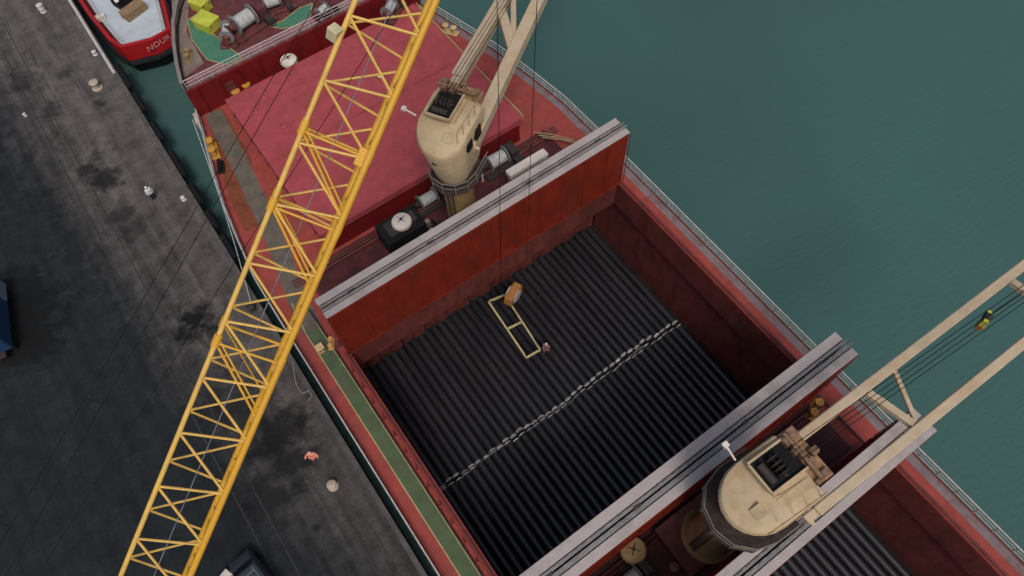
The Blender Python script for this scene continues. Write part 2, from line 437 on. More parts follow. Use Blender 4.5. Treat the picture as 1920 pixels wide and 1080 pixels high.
# hold openings
HW = 12.05
H2 = (-18.4, 1.7)
H3 = (-46.0, -25.4)
dk = MB()
def outline_strip(side, xin, y0, y1, z):
    yy = sorted(set([y0, y1] + [y for y in ys if y0 < y < y1]))
    for a, b_ in zip(yy, yy[1:]):
        q = [(side * xin, a, z), (side * half(a), a, z), (side * half(b_), b_, z), (side * xin, b_, z)]
        dk.add(q, [[0, 1, 2, 3] if side > 0 else [3, 2, 1, 0]])
outline_strip(-1, HW + 0.2, -75, H2[1] + 0.2, DZ)
outline_strip(1, HW + 0.2, -75, H2[1] + 0.2, DZ)
dk.add([(-HW - .2, H3[1] + 0.2, DZ), (HW + .2, H3[1] + 0.2, DZ), (HW + .2, H2[0] - 0.2, DZ), (-HW - .2, H2[0] - 0.2, DZ)], [[0, 1, 2, 3]])
dk.add([(-HW - .2, -75, DZ), (HW + .2, -75, DZ), (HW + .2, H3[0] - .2, DZ), (-HW - .2, H3[0] - .2, DZ)], [[0, 1, 2, 3]])
outline_strip(-1, 0, H2[1] + 0.2, 30.55, DZ)
outline_strip(1, 0, H2[1] + 0.2, 30.55, DZ)
dk.build('main_deck', deck_red, ship)

# coamings with top flange, stays and inner lip
def coaming(name, y0, y1):
    t, zt = 0.16, 10.25
    a = MB(0.02)
    a.bb(-HW - t, -HW, y0 - t, y1 + t, DZ - 0.5, zt); a.bb(HW, HW + t, y0 - t, y1 + t, DZ - 0.5, zt)
    a.bb(-HW + .002, HW - .002, y1, y1 + t - .003, DZ - 0.5, zt - .003); a.bb(-HW + .002, HW - .002, y0 - t + .003, y0, DZ - 0.5, zt - .003)
    for sx_ in (-1, 1):                              # brackets outboard
        y = y0 + 0.8
        while y < y1:
            x0_, x1_ = HW + t, HW + 0.62
            pts = [(sx_ * x0_, DZ + .01), (sx_ * x1_, DZ + .01), (sx_ * (HW + 0.34), zt - 0.2), (sx_ * x0_, zt - 0.2)]
            a.add([(p[0], y - .03, p[1]) for p in pts] + [(p[0], y + .03, p[1]) for p in pts],
                  [[0, 1, 2, 3], [7, 6, 5, 4], [0, 4, 5, 1], [1, 5, 6, 2], [2, 6, 7, 3], [3, 7, 4, 0]])
            y += 1.45
    c = a.build(name, coam_red, ship)
    ln_ = MB(); e_ = .004
    for q in ([(HW - e_, y0, DZ - .5), (HW - e_, y1, DZ - .5), (HW - e_, y1, zt - .04), (HW - e_, y0, zt - .04)], [(-HW + e_, y0, DZ - .5), (-HW + e_, y1, DZ - .5), (-HW + e_, y1, zt - .04), (-HW + e_, y0, zt - .04)], [(-HW, y1 - e_, DZ - .5), (HW, y1 - e_, DZ - .5), (HW, y1 - e_, zt - .04), (-HW, y1 - e_, zt - .04)]): ln_.add(q, [[0, 1, 2, 3]])
    ln_.build('coaming_lining', hold_brown, c)
    MB(0.015).bb(-HW - 0.42, -HW + 0.0, y0 - 0.4, y1 + 0.3, zt + .003, zt + 0.09).build('coaming_flange', coam_red, c)
    MB(0.015).bb(HW, HW + 0.42, y0 - 0.4, y1 + 0.3, zt + .003, zt + 0.09).build('coaming_flange', coam_red, c)
    for sx_ in (-1, 1):
        MB().tube((sx_ * (HW + 0.2), y0, zt + 0.12), (sx_ * (HW + 0.2), y1, zt + 0.12), 0.045).build('cover_track', dark_steel, c)
        MB().tube((sx_ * (HW + 0.75), y0, DZ + 0.25), (sx_ * (HW + 0.75), y1 + 6, DZ + 0.25), 0.07).build('side_pipe', dark_steel, c)
    return c
coaming('hatch_coaming', *H2)
coaming('hatch_coaming', *H3)

# hold walls (below deck) with frames
def hold(y0, y1, ywf, ywa, floor):
    a = MB()
    a.add([(HW + .3, ywa, floor), (HW + .3, ywf, floor), (HW + .3, ywf, DZ - .3), (HW + .3, ywa, DZ - .3)], [[0, 1, 2, 3]])
    a.add([(-HW - .3, ywa, floor), (-HW - .3, ywf, floor), (-HW - .3, ywf, DZ - .3), (-HW - .3, ywa, DZ - .3)], [[3, 2, 1, 0]])
    # corrugated end bulkheads
    for yb, s_ in ((ywf, 1), (ywa, -1)):
        x = -HW - .3; k = 0
        pts = []
        while x < HW + .3:
            dd = 0.3 if k % 2 == 0 else 0.0
            pts += [(x + 0.12, yb + s_ * dd), (min(x + 1.0, HW + .3), yb + s_ * dd)]
            x += 1.12; k += 1
        for p, q in zip(pts, pts[1:]):
            a.add([(p[0], p[1], floor), (q[0], q[1], floor), (q[0], q[1], DZ - .02), (p[0], p[1], DZ - .02)], [[0, 1, 2, 3]])
    h = a.build('hold_wall', hold_brown, ship)
    f = MB(); f.add([(-HW - .3, ywa, floor), (HW + .3, ywa, floor), (HW + .3, ywf, floor), (-HW - .3, ywf, floor)], [[0, 1, 2, 3]])
    f.build('hold_floor', hold_dark, ship)
hold(H2[0], H2[1], 4.0, -20.6, 0.86)
hold(H3[0], H3[1], -23.4, -48, 0.86)
# underside of the cross decks
cl = MB()
cl.bb(-HW - .3, HW + .3, H2[1] + .17, 4.5, DZ - .12, DZ - .02)
cl.bb(-HW - .3, HW + .3, H3[1] + .17, H2[0] - .17, DZ - .12, DZ - .02)
cl.build('deck_girder', hold_brown, ship)

# green walkway with yellow edge lines (port), grey gutter bars outboard (both sides)
def ribbon(mb, pts, wd, z):
    L_, R_ = [], []
    for i, p in enumerate(pts):
        a = Vector(pts[max(i - 1, 0)]); b_ = Vector(pts[min(i + 1, len(pts) - 1)])
        d = (b_ - a).normalized(); nrm = Vector((-d.y, d.x))
        L_.append(Vector(p) + nrm * wd / 2); R_.append(Vector(p) - nrm * wd / 2)
    for i in range(len(pts) - 1):
        mb.add([(R_[i].x, R_[i].y, z), (R_[i + 1].x, R_[i + 1].y, z), (L_[i + 1].x, L_[i + 1].y, z), (L_[i].x, L_[i].y, z)], [[0, 1, 2, 3]])
walk = [(-13.42, -75), (-13.42, 6), (-13.1, 9), (-12.35, 13), (-11.75, 17), (-11.2, 22), (-10.8, 26), (-10.5, 30.3)]
g = MB(); ribbon(g, walk[:2], 0.98, DZ + 0.004)
gw = g.build('walkway', green_walk, ship)
g = MB(); ribbon(g, walk[1:], 1.5, DZ + 0.004)
g.build('worn_walkway', mat('worn_walkway_paint', (0.13, 0.105, 0.085), 0.75, var=0.3, dirt=(0.075, 0.11, 0.06, 1), dirt_amt=0.9, dirt_scale=1.1), ship)
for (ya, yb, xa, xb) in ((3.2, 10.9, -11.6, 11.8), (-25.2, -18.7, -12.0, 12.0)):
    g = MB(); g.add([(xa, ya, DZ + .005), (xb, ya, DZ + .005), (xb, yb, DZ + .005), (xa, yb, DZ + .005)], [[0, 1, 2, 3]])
    g.build('cross_deck_shade_sheet', cross_m, ship)  # thin dark sheet on the deck: stain and shadow tone in one colour
g = MB(); pl = [(-11.2, 30.4), (-9.6, 30.4), (-9.9, 24), (-11.8, 17), (-13.7, 17), (-13.1, 22.5)]
g.add([(x, y, DZ + .003) for x, y in pl], [list(range(len(pl)))])
g.build('rusty_deck', mat('rusty_deck_paint', (0.20, 0.055, 0.02), 0.75, var=0.4, dirt=(0.10, 0.03, 0.02, 1), dirt_amt=0.8, dirt_scale=1.2), ship)
for s_ in (-1, 1):
    g = MB(); ribbon(g, [(x + s_ * 0.53, y) for x, y in walk[:3]], 0.075, DZ + 0.006)
    g.build('walkway_line', yellow_line, gw)
for s_ in (-1, 1):
    g = MB()
    pts = [(s_ * (half(y) - 0.32), y) for y in (-75, -40, 0, 8, 12, 16, 20, 23.5, 27, 30.3)]
    ribbon(g, pts, 0.42 if s_ < 0 else 0.72, DZ + 0.005)
    g.build('deck_gutter', rail_blue if s_ > 0 else deck_red, ship)
    g = MB(0.01)
    for (xa, ya), (xb, yb) in zip(pts, pts[1:]):
        g.bar((xa + s_ * .27, ya, DZ + .08), (xb + s_ * .27, yb, DZ + .08), 0.04, 0.16)
    g.build('gutter_bar', deck_red, ship)

# railings
def railing(pts, h, spacing, name, m, parent, r=0.045):
    a = MB()
    for p, q in zip(pts, pts[1:]):
        p, q = Vector(p), Vector(q)
        for k, rr in ((1.0, r), (0.66, r * .6), (0.33, r * .6)):
            a.tube(p + Vector((0, 0, h * k)), q + Vector((0, 0, h * k)), rr, n=6)
        nseg = max(1, int(round((q - p).length / spacing)))
        for i in range(nseg):
            b_ = p.lerp(q, i / nseg)
            a.tube(b_, b_ + Vector((0, 0, h)), r * .8, n=6)
    return a.build(name, m, parent)
for s_ in (-1, 1):
    railing([(s_ * (half(y) - 0.03), y, DZ) for y in (-75, -50, -25, 0, 8, 12, 16, 20, 23.5, 27, 30.4)], 1.05, 1.5, 'railing', rail_white, ship, .055)

# ---- forecastle
fc = MB(0.02)
fpts = [(-h, y) for y, h in FB] + [(h, y) for y, h in reversed(FB)]
fd = MB(); fd.add([(x, y, FZ) for x, y in fpts], [list(range(len(fpts)))])
fd.build('forecastle_deck', winch_brown, ship)
wl = MB(0.02)
wl.bb(-11.6, 11.6, 30.46, 30.6, DZ, FZ + 0.02)
for x in [i * 1.9 - 10.6 for i in range(12)]:
    wl.bb(x - .04, x + .04, 30.3, 30.46, DZ + .02, FZ - 0.1)
bh = wl.build('forecastle_bulkhead', bulk_red, ship)
for x in (-8.4, 7.6): MB(0.02).bb(x, x + 0.8, 30.38, 30.45, DZ + .15, DZ + 2.0).build('door', winch_brown, bh)
bw = MB(0.015)
for (ya, ha), (yb, hb) in zip(FB, FB[1:]):
    for s_ in (-1, 1):
        bw.bar((s_ * (ha - .06), ya, FZ + 0.45), (s_ * (hb - .06), yb, FZ + 0.45), 0.1, 0.9)
        bw.bar((s_ * (ha - .1), ya, FZ + 0.96), (s_ * (hb - .1), yb, FZ + 0.96), 0.3, 0.07)
bw.build('bulwark', mat('bulwark_grey_paint', (0.24, 0.20, 0.19), 0.7, var=0.2, dirt=RUST, dirt_amt=0.4, dirt_scale=1.0), ship)
railing([(-11.3, 30.7, FZ), (11.3, 30.7, FZ)], 1.0, 1.2, 'railing', rail_white, ship, 0.04)
# pale deck band behind the bulkhead and green patches on the forecastle
fb = MB(); fb.add([(-11.2, 30.8, FZ + .004), (11.2, 30.8, FZ + .004), (11.0, 31.9, FZ + .004), (-11.0, 31.9, FZ + .004)], [[0, 1, 2, 3]])
fb.build('deck_band', mat('worn_pink_deck', (0.30, 0.14, 0.14), 0.7, var=0.3, dirt=(0.22, 0.2, 0.19, 1), dirt_amt=0.8, dirt_scale=1.3), ship)
sdk = MB(); pl = [at(*q, FZ + .004) for q in ((322, 0), (355, 0), (350, 60), (382, 118), (338, 152), (326, 110))]
sdk.add([(p.x, p.y, FZ + .005) for p in pl], [list(range(len(pl)))])
sdk.build('side_deck', mat('worn_side_deck', (0.21, 0.17, 0.145), 0.7, var=0.3, dirt=(0.20, 0.07, 0.07, 1), dirt_amt=0.7, dirt_scale=1.3), ship)
for pts in ([(351, 38), (368, 28), (398, 62), (424, 85), (455, 108), (425, 122), (388, 112), (360, 75)],
            [(505, 50), (532, 38), (560, 16), (586, 6), (582, 30), (560, 48), (530, 54)]):
    g = MB(); pl = [at(px, py, FZ + .01) for px, py in pts]
    g.add([(p.x, p.y, FZ + .008) for p in pl], [list(range(len(pl)))])
    gp = g.build('green_deck_patch', teal_green, ship)
    g = MB()
    for p, q in zip(pl, pl[1:] + pl[:1]): g.bar((p.x, p.y, FZ + .03), (q.x, q.y, FZ + .03), 0.07, 0.04)
    g.build('deck_line', yellow_line, gp)

# ------------------------------------------------------------------ deck fittings (things of their own)
def vent(p, s, label, m=white_p):
    o = empty('mushroom_ventilator', p, random.random(), label, 'ventilator')
    MB().lathe((0, 0, 0), [(0.30 * s, 0), (0.28 * s, 0.9 * s), (0.34 * s, 0.92 * s)], 16).build('trunk', ped_tan, o, smooth=True)
    MB().lathe((0, 0, 0), [(0.30 * s, 0.86 * s), (0.74 * s, 0.9 * s), (0.78 * s, 1.05 * s), (0.70 * s, 1.22 * s), (0.4 * s, 1.34 * s), (0.1 * s, 1.38 * s), (0.0001, 1.38 * s)], 20).build('head', m, o, smooth=True)
    a = MB().lathe((0, 0, 0), [(0.10 * s, 1.37 * s), (0.10 * s, 1.48 * s), (0.0001, 1.49 * s)], 10)
    for i in range(4):
        t = i * math.pi / 2; a.tube((0, 0, 1.44 * s), (0.34 * s * math.cos(t), 0.34 * s * math.sin(t), 1.42 * s), 0.025 * s, n=5)
    a.build('handwheel', dark_steel, o)
    return o
p = at(752, 412, 10.6); vent((p.x, p.y, DZ + 1.2), 1.05, 'largest white mushroom ventilator, standing before the folded hatch cover left of the upper crane')
p = at(540, 110, 10.2); vent((p.x, p.y, DZ + 0.9), 1.02, 'round white mushroom ventilator at the foot of the red forecastle bulkhead')
p = at(1190, 1028, 10.0); vent((p.x, p.y, DZ), 1.1, 'tan mushroom ventilator between two folded hatch covers, left of the lower crane', ped_tan)
p = at(712, 137, 11.6); vent((p.x, p.y, 10.95), 0.36, 'tiny cream ventilator on the pink closed hatch cover, behind the yellow boom', white_p)
p = at(1267, 1061, 9.0); vent((p.x, p.y, DZ), 0.42, 'small brown ventilator on the dark deck, lower left of the tan crane pedestal', mat('brown_paint', (0.22, 0.11, 0.09), 0.6))

def bitts(p, rz, label, m=fit_yellow, s=1.0):
    o = empty('mooring_bitts', p, rz, label, 'mooring bitts')
    MB(0.02).box((0, 0, 0.06 * s), (1.7 * s, 0.7 * s, 0.12 * s)).build('base', m, o)
    for x in (-0.45, 0.45):
        MB().lathe((x * s, 0, 0), [(0.24 * s, 0.12 * s), (0.22 * s, 0.7 * s), (0.31 * s, 0.74 * s), (0.31 * s, 0.82 * s), (0.0001, 0.86 * s)], 14).build('post', m, o, smooth=True)
    return o
p = at(397, 277, 8.5); bitts((p.x, p.y, DZ), R(78), 'big yellow mooring bitts beside the rail at the curve of the bow', s=1.15)
p = at(455, 172, 8.5); bitts((p.x, p.y, DZ), R(10), 'yellow bitts at the left front corner of the pink hatch cover', s=1.25)
p = at(843, 53, 8.5); bitts((p.x, p.y, DZ), R(-60), 'pale yellow bitts at the starboard rail beside the top of the yellow boom', mat('cream_yellow', (0.55, 0.42, 0.2), 0.6), s=0.95)
p = at(355, 108, FZ); bitts((p.x, p.y, FZ), R(60), 'brown and yellow bitts on the forecastle near its left edge', mat('ochre_paint', (0.28, 0.20, 0.08), 0.6, var=0.3), s=0.8)
p = at(1530, 765, 8.5); bitts((p.x, p.y, DZ), R(20), 'ochre bitts on the starboard deck beneath the pale jib of the lower crane', s=0.95)
p = at(622, 646, 10.3); bitts((p.x, p.y, 10.36), R(60), 'small yellow twin fitting on the hatch coaming at the hold corner', mat('orange_yellow', (0.62, 0.36, 0.12), 0.6), s=0.55)

def locker(p, rz, size, label, m, cat='locker', name='deck_locker', lidm=None):
    o = empty(name, p, rz, label, cat)
    MB(0.03).box((0, 0, size[2] / 2), size).build('body', m, o)
    MB(0.02).box((0, 0, size[2] + 0.03), (size[0] + .08, size[1] + .08, 0.06)).build('lid', lidm or m, o)
    a = MB(0.005)
    for x in (-size[0] * .3, size[0] * .3): a.box((x, -size[1] / 2 - .05, size[2] * .8), (.12, .05, .1))
    a.build('latch', dark_steel, o)
    return o
p = at(599, 651, 8.6); locker((p.x, p.y, DZ), R(0), (0.5, 0.5, 0.6), 'small yellow box on the outer edge line of the green walkway', mat('box_yellow', (0.62, 0.42, 0.2), 0.6))
for i, (px, py, s_) in enumerate(((386, 38, 1.5), (374, 4, 1.2))):
    p = at(px, py, FZ + .7)
    locker((p.x, p.y, FZ), R(25), (1.0 * s_, 1.3 * s_, 0.9), ['lime yellow locker on the forecastle above the green deck patch', 'lime yellow locker at the top edge of the picture on the forecastle'][i], lime)

def winch(p, rz, label, s=1.0, m=winch_brown):
    o = empty('mooring_winch', p, rz, label, 'winch')
    MB(0.03).box((0, 0, 0.12 * s), (3.4 * s, 1.7 * s, 0.24 * s)).build('bed', m, o)
    d = MB()
    d.lathe((-.2 * s, 0, 0.95 * s), [(0.75 * s, -1.0 * s), (0.75 * s, -0.92 * s), (0.36 * s, -0.9 * s), (0.36 * s, 0.5 * s), (0.75 * s, 0.52 * s), (0.75 * s, 0.6 * s)], 16, axis='X')
    d.build('drum', cover_mid, o, smooth=True)
    MB().lathe((-.2 * s, 0, .95 * s), [(0.52 * s, -0.85 * s), (0.5 * s, 0.45 * s)], 16, axis='X').build('wound_rope', moor_m, o, smooth=True)
    MB(0.04).box((0.95 * s, 0, 0.75 * s), (0.7 * s, 1.1 * s, 1.3 * s)).build('gearbox', m, o)
    MB().lathe((-1.55 * s, 0, .95 * s), [(0.4 * s, -.25 * s), (0.22 * s, -.05 * s), (0.22 * s, .1 * s), (0.4 * s, .3 * s)], 14, axis='X').build('warping_head', m, o, smooth=True)
    MB(0.03).box((0.95 * s, -0.95 * s, 0.6 * s), (0.5 * s, 0.8 * s, 0.5 * s)).build('motor', dark_steel, o)
    return o
W0 = winch(at(470, 42, FZ + .5) - Vector((0, 0, .5)), R(12), 'dark windlass with pale drum amid the forecastle, between the green patches', 1.25)
for px, py, rz, lab, s_ in ((430, 62, 60, 'forecastle winch nearest the lime yellow locker', .9), (520, 8, -10, 'forecastle winch at the top edge of the picture, above the right green patch', .95),
                            (610, 20, 20, 'forecastle winch just behind the bulkhead, left of the yellow boom', .7), (735, 18, 35, 'forecastle winch seen through the top of the yellow boom', .85)):
    q = at(px, py, FZ + .4); winch((q.x, q.y, FZ + .005), R(rz), lab, s_)
q = at(810, 372, DZ + .6); winch((q.x, q.y, DZ), R(0), 'winch on the cross deck left of the upper crane pedestal', .95, dark_steel)
q = at(940, 300, DZ + .6); winch((q.x, q.y, DZ), R(0), 'dark winch on the cross deck right of the upper crane', 1.1, dark_steel)
q = at(1195, 985, DZ + .6); winch((-5.2, -21.2, DZ), R(0), 'dark winch on the cross deck between the open holds, beneath the folded covers', .9, dark_steel)

# long white locker along the front of the folded cover, small gear on the cross deck
a_, b_ = at(950, 322, 11.2), at(1026, 284, 11.2)
o = empty('hatch_wedge_rack', ((a_.x + b_.x) / 2, max((a_.y + b_.y) / 2, 3.75), DZ), 0, 'long white rack on the cross deck against the folded hatch cover', 'rack')
ln = abs(b_.x - a_.x)
MB(0.05).box((0, 0, 2.9), (ln, 0.75, 0.5)).build('tray', white_p, o)
a = MB(0.02)
for x in (-ln / 2 + .2, 0, ln / 2 - .2):
    for y in (-.25, .25): a.box((x, y, 1.32), (.1, .1, 2.64))
a.build('frame', rail_white, o)
p = at(903, 318, 9.6)
o = empty('deck_light_post', (p.x, p.y, DZ), 0, 'slim white post on the cross deck right of the upper crane housing', 'post')
MB().tube((0, 0, 0), (0, 0, 2.2), 0.09, 0.07).build('post', white_p, o)
MB(0.02).box((0, -.1, 2.25), (.35, .3, .22)).build('lamp', white_p, o)
p = at(765, 392, 9)
o = empty('hydraulic_unit', (-3.6, 8.2, DZ), 0, 'black box shaped hydraulic unit beside the large white ventilator', 'machine')
MB(0.05).box((0, 0.6, 1.0), (3.4, 2.2, 2.0)).build('body', black_rub, o)
a = MB(0.02); a.box((-.6, .6, 2.08), (1.2, 1.4, .14)); a.box((.9, .6, 2.12), (.9, 1.0, .22)); a.build('hatch_lid', dark_steel, o)
a = MB()
for i in range(5): a.path([(1.2 + .15 * i, -.5, .3), (1.5 + .2 * i, -.9, .9), (2.3 + .15 * i, -.8, 1.3 - .1 * i), (3.0, -.4 + .1 * i, .5)], .045)
a.build('hose', dark_steel, o)
# deck piping on cross decks
for y, z, r_ in ((9.9, .3, .09), (10.2, .3, .07), (10.45, .3, .05), (3.6, .25, .08), (-20.0, .3, .08), (-20.3, .3, .06), (-23.6, .3, .08)):
    MB().tube((-12.8, y, DZ + z), (12.6, y, DZ + z), r_).build('deck_pipe', winch_brown, ship)
# valves, gratings and hose runs that crowd the cross deck beside the upper crane
random.seed(11)
a = MB(0.01)
for i in range(26):
    x, y = random.uniform(-2.6, -0.9) - random.random() * 1.2, random.uniform(4.0, 8.8)
    a.box((x, y, DZ + .25), (random.uniform(.12, .5), random.uniform(.12, .5), random.uniform(.3, .9)), random.random())
a.build('valve_gear', mat('valve_paint', (.30, .26, .22), .6, var=.5, scale=5), ship)
a = MB()
for i in range(9):
    x = -4.2 + i * .45; a.path([(x, 4.0, DZ + .3), (x + .5 * math.sin(i), 5.6, DZ + .5), (x + .6 * math.cos(i * 2), 8.8, DZ + .35)], .05)
a.build('hose_run', black_rub, ship)
a = MB()
for off in (0, .5, .9):
    a = MB()
    pts = [at(px, py, DZ + .8) for px, py in ((1000, 248), (1035, 252), (1075, 262))]
    a.path([Vector((q.x + off * .3, q.y - off, DZ + .8)) for q in pts], .05)
    a.build('deck_pipe', mat('ochre_pipe_paint', (0.34, 0.24, 0.13), .6), ship)
# mast houses between the holds: low steel deck houses that carry the cranes
for (y0, y1, lab) in ((4.2, 9.2, 0), (-23.3, -19.8, 1)):
    a = MB(0.04); a.bb(-2.4, 3.0, y0 if lab else 3.9, y1 if lab else 7.4, DZ, DZ + .9)
    a.build('crane_foundation', winch_brown, ship)

# small tripod-like black fitting port side by the rail and small chocks
p = at(415, 315, DZ)
o = empty('roller_fairlead', (p.x, p.y, DZ), R(70), 'black roller fairlead on the port deck just aft of the big yellow bitts', 'fairlead')
MB(0.03).box((0, 0, .1), (1.3, .6, .2)).build('base', black_rub, o)
for x in (-.4, 0, .4): MB().lathe((x, 0, .2), [(.17, 0), (.12, .1), (.12, .3), (.17, .4), (.0001, .42)], 12).build('roller', black_rub, o, smooth=True)
p = at(335, 178, 9.6)
o = empty('fairlead_chock', (-11.95, 29.6, DZ + .1), R(80), 'cream chock on the rail below the end of the forecastle bulkhead', 'chock')
a = MB(0.04); a.box((-.5, 0, .4), (.22, .4, .8)); a.box((.5, 0, .4), (.22, .4, .8)); a.box((0, 0, .06), (1.2, .4, .12)); a.box((0, 0, .8), (1.2, .4, .14)); a.build('frame', mat('chock_cream', (.5, .4, .3), .6), o)

# ------------------------------------------------------------------ hatch covers
def folded(name, y_aft, y_fore, label, face_aft=panel_red, seed=0):
    """pair of cover panels folded upright on the coaming"""
    o = empty(name, (0, (y_aft + y_fore) / 2, 10.35), 0, label, 'hatch cover', 'folded hatch covers standing across the ship')
    th = (y_fore - y_aft - 0.12) / 2
    for k, ysg in enumerate((-1, 1)):
        yc = ysg * (th / 2 + 0.06)
        a = MB(0.03)
        a.bb(-12.2, 12.2, yc - th / 2, yc + th / 2, 0, 6.02)
        p_ = a.build('cover_panel', face_aft, o)
        # stiffeners on the outer face (the panel's underside)
        s_ = MB(0.01)
        yo = yc + ysg * (th / 2)
        for x in [i * 2.03 - 12.0 for i in range(13)]:
            s_.bb(x - .03, x + .03, min(yo, yo + ysg * .05), max(yo, yo + ysg * .05), .25, 5.8)
        for z in (.2, 5.86):
            s_.bb(-12.15, 12.15, min(yo, yo + ysg * .06) , max(yo, yo + ysg * .06), z - .05, z + .05)
        s_.build('stiffener', face_aft, p_)
        MB().bb(-12.2, 12.2, yc - th / 2 + .01, yc + th / 2 - .01, 6.02, 6.03).build('edge_base', dark_steel, p_)
        # painted top edge: two pale strips with a recessed seal channel
        e = MB(0.015)
        y0, y1 = yc - th / 2, yc + th / 2
        outer0, outer1 = (y0 - .02, y0 + th * .62) if ysg < 0 else (y0 + th * .30, y1 + .02)
        e.bb(-12.25, 12.25, outer0, outer1, 6.033, 6.12)
        e.build('edge_plate', cover_grey, p_)
        c_ = MB(0.01)
        i0, i1 = (y0 + th * .70, y1 + .01) if ysg < 0 else (y0 - .01, y0 + th * .22)
        c_.bb(-12.22, 12.22, i0, i1, 6.033, 6.07)
        for x in [i * .62 - 12.0 for i in range(40)]:
            c_.bb(x, x + .34, i0 + .04, i1 - .04, 6.071, 6.10)
        c_.build('seal_channel', cover_mid, p_)
    for x in (-10, -4, 4, 10): MB(0.01).box((x, 0, 6.05), (.5, .2, .1)).build('hinge', dark_steel, o)
    # wheels at the ends
    for x in (-12.3, 12.3):
        MB().lathe((x, 0.35, .12), [(.22, -.08), (.22, .08)], 14, axis='X').build('wheel', dark_steel, o)
    return o
folded('folding_hatch_cover', 1.42, 3.02, 'folded hatch cover whose broad red face looks into the big open hold')
folded('folding_hatch_cover', -19.55, -17.78, 'folded hatch cover with pale grey edges between the big open hold and the lower crane')
folded('folding_hatch_cover', -25.3, -23.72, 'folded hatch cover cut by the bottom edge of the picture, below the tan crane')

# closed cover of the foremost hold
o = empty('closed_hatch_cover', (0, 19.5, DZ), 0, 'closed pink hatch cover of the foremost hold, seen behind the yellow boom', 'hatch cover')
a = MB(0.03); a.bb(-9.1, 9.5, -8.3, 8.2, 0, 2.2); a.build('coaming', bulk_red, o)
for k, (y0, y1) in enumerate(((-8.5, -0.03), (0.03, 8.3))):
    a = MB(0.04); a.bb(-9.25, 9.7, y0, y1, 2.25, 2.95)
    pn = a.build('cover_panel', hatch_pink, o)
    b_ = MB(0.01); b_.bb(-9.2, 9.65, y0 + .06, y0 + .16, 2.951, 3.0); b_.bb(-9.2, 9.65, y1 - .16, y1 - .06, 2.951, 3.0)
    b_.build('edge_strip', hatch_pink, pn)
    b_ = MB()
    for x in (-6.1, -3.0, 0.1, 3.2, 6.3): b_.bb(x, x + .035, y0 + .2, y1 - .2, 2.952, 2.962)
    b_.build('weld_seam', mat('weld_seam_paint', (.27, .05, .06), .6), pn)
a = MB(); a.tube((9.83, -8.4, 2.95), (9.83, 8.2, 2.95), .05); a.tube((9.83, -8.4, 2.6), (9.83, 8.2, 2.6), .04)
for y in range(-8, 9, 2): a.tube((9.83, y, 2.2), (9.83, y, 2.95), .03)
a.build('grab_rail', yellow_line, o)
for y in [i * 1.6 - 7.4 for i in range(10)]:
    for s_ in (-1, 1): MB(0.02).box((s_ * 9.42 + .2, y, 2.1), (.18, .14, .5)).build('cleat', dark_steel, o)
MB().lathe((-6.5, 2.6, 2.95), [(.28, 0), (.28, .1), (.2, .14), (.0001, .15)], 14).build('inspection_lid', hatch_pink, o)
MB().lathe((3.5, -4.6, 2.95), [(.28, 0), (.28, .1), (.2, .14), (.0001, .15)], 14).build('inspection_lid', hatch_pink, o)

# ------------------------------------------------------------------ cargo: coated steel pipes
PR, PL = 0.298, 11.5
def pipe_meshes():
    n_ = 14
    me = []
    body = MB()
    ring = lambda y, r: [(r * math.cos(2 * math.pi * i / n_), y, r * math.sin(2 * math.pi * i / n_)) for i in range(n_)]
    body.loft([ring(-PL / 2 + .08, PR), ring(PL / 2 - .08, PR)], cap=False)
    ends = []
    for s_ in (-1, 1):
        e = MB(); y0, y1 = s_ * (PL / 2 - .08), s_ * PL / 2
        e.loft([ring(y0, PR), ring(y1, PR), ring(y1, PR - .03), ring(y0 - s_ * .5, PR - .03)], cap=False)
        ends.append(e)
    return body, ends
body, ends = pipe_meshes()
def first_pipe(mf=None):
    o = empty('steel_pipe', (0, 0, 0), 0, 'x', 'pipe', 'black steel pipes laid fore and aft in the holds')
    body.build('pipe_body', pipe_black, o, smooth=True)
    for e, m_ in zip(ends, (pipe_bare, mf or pipe_bare)): e.build('pipe_end', m_, o, smooth=True)
    return o
p0 = first_pipe(pipe_black); used = False
NP = 36; pitch = (2 * HW - 0.1) / NP
rows = [(-2.0, 'black steel pipe in the big open hold, on the lifting frame side of the gap', NP, 0.22),
        (-13.78, 'black steel pipe in the big open hold, on the lower side of the ragged gap', NP, 0.20),
        (-31.6, 'black steel pipe in the second open hold at the lower right edge of the picture', NP, 0.15)]
for yc, lab, cnt, jit in rows:
    drift = 0.0
    if yc < -3 and yc > -20: p0 = first_pipe(); used = False
    for i in range(cnt):
        drift = 0.7 * drift + random.uniform(-jit, jit) * 0.6
        x = -HW + 0.05 + pitch * (i + .5)
        z = 0.87 + PR + random.uniform(0, 0.03)
        yy = yc + drift + random.uniform(-.06, .06)
        rz = random.uniform(-.0015, .0015)
        sc_ = 1.0
        if yc > -3:
            aft = yy - PL / 2; sc_ = (3.93 - aft) / PL; yy = (3.93 + aft) / 2
        if not used:
            p0.scale = (1, sc_, 1); p0.location = (x, yy, z); p0['label'] = lab; used = True
        else: dup(p0, (x, yy, z), rz, lab).scale = (1, sc_, 1)
# dunnage timbers in the gap between the rows
for i, (x0, y0, rz) in enumerate(((-9.2, -7.9, 8), (-2.0, -7.75, -6), (5.5, -7.95, 4))):
    o = empty('dunnage_timber', (x0, y0, .87), R(rz), ['timber batten in the ragged gap between pipe rows, nearest the green walkway', 'timber batten in the ragged gap between pipe rows, below the spreader', 'timber batten in the ragged gap between pipe rows, towards the water side'][i], 'timber')
    tag(o); MB(0.01).box((0, 0, .06), (5.5, .14, .12)).build('batten', mat('timber%d' % i, (.16, .15, .13), .8), o)

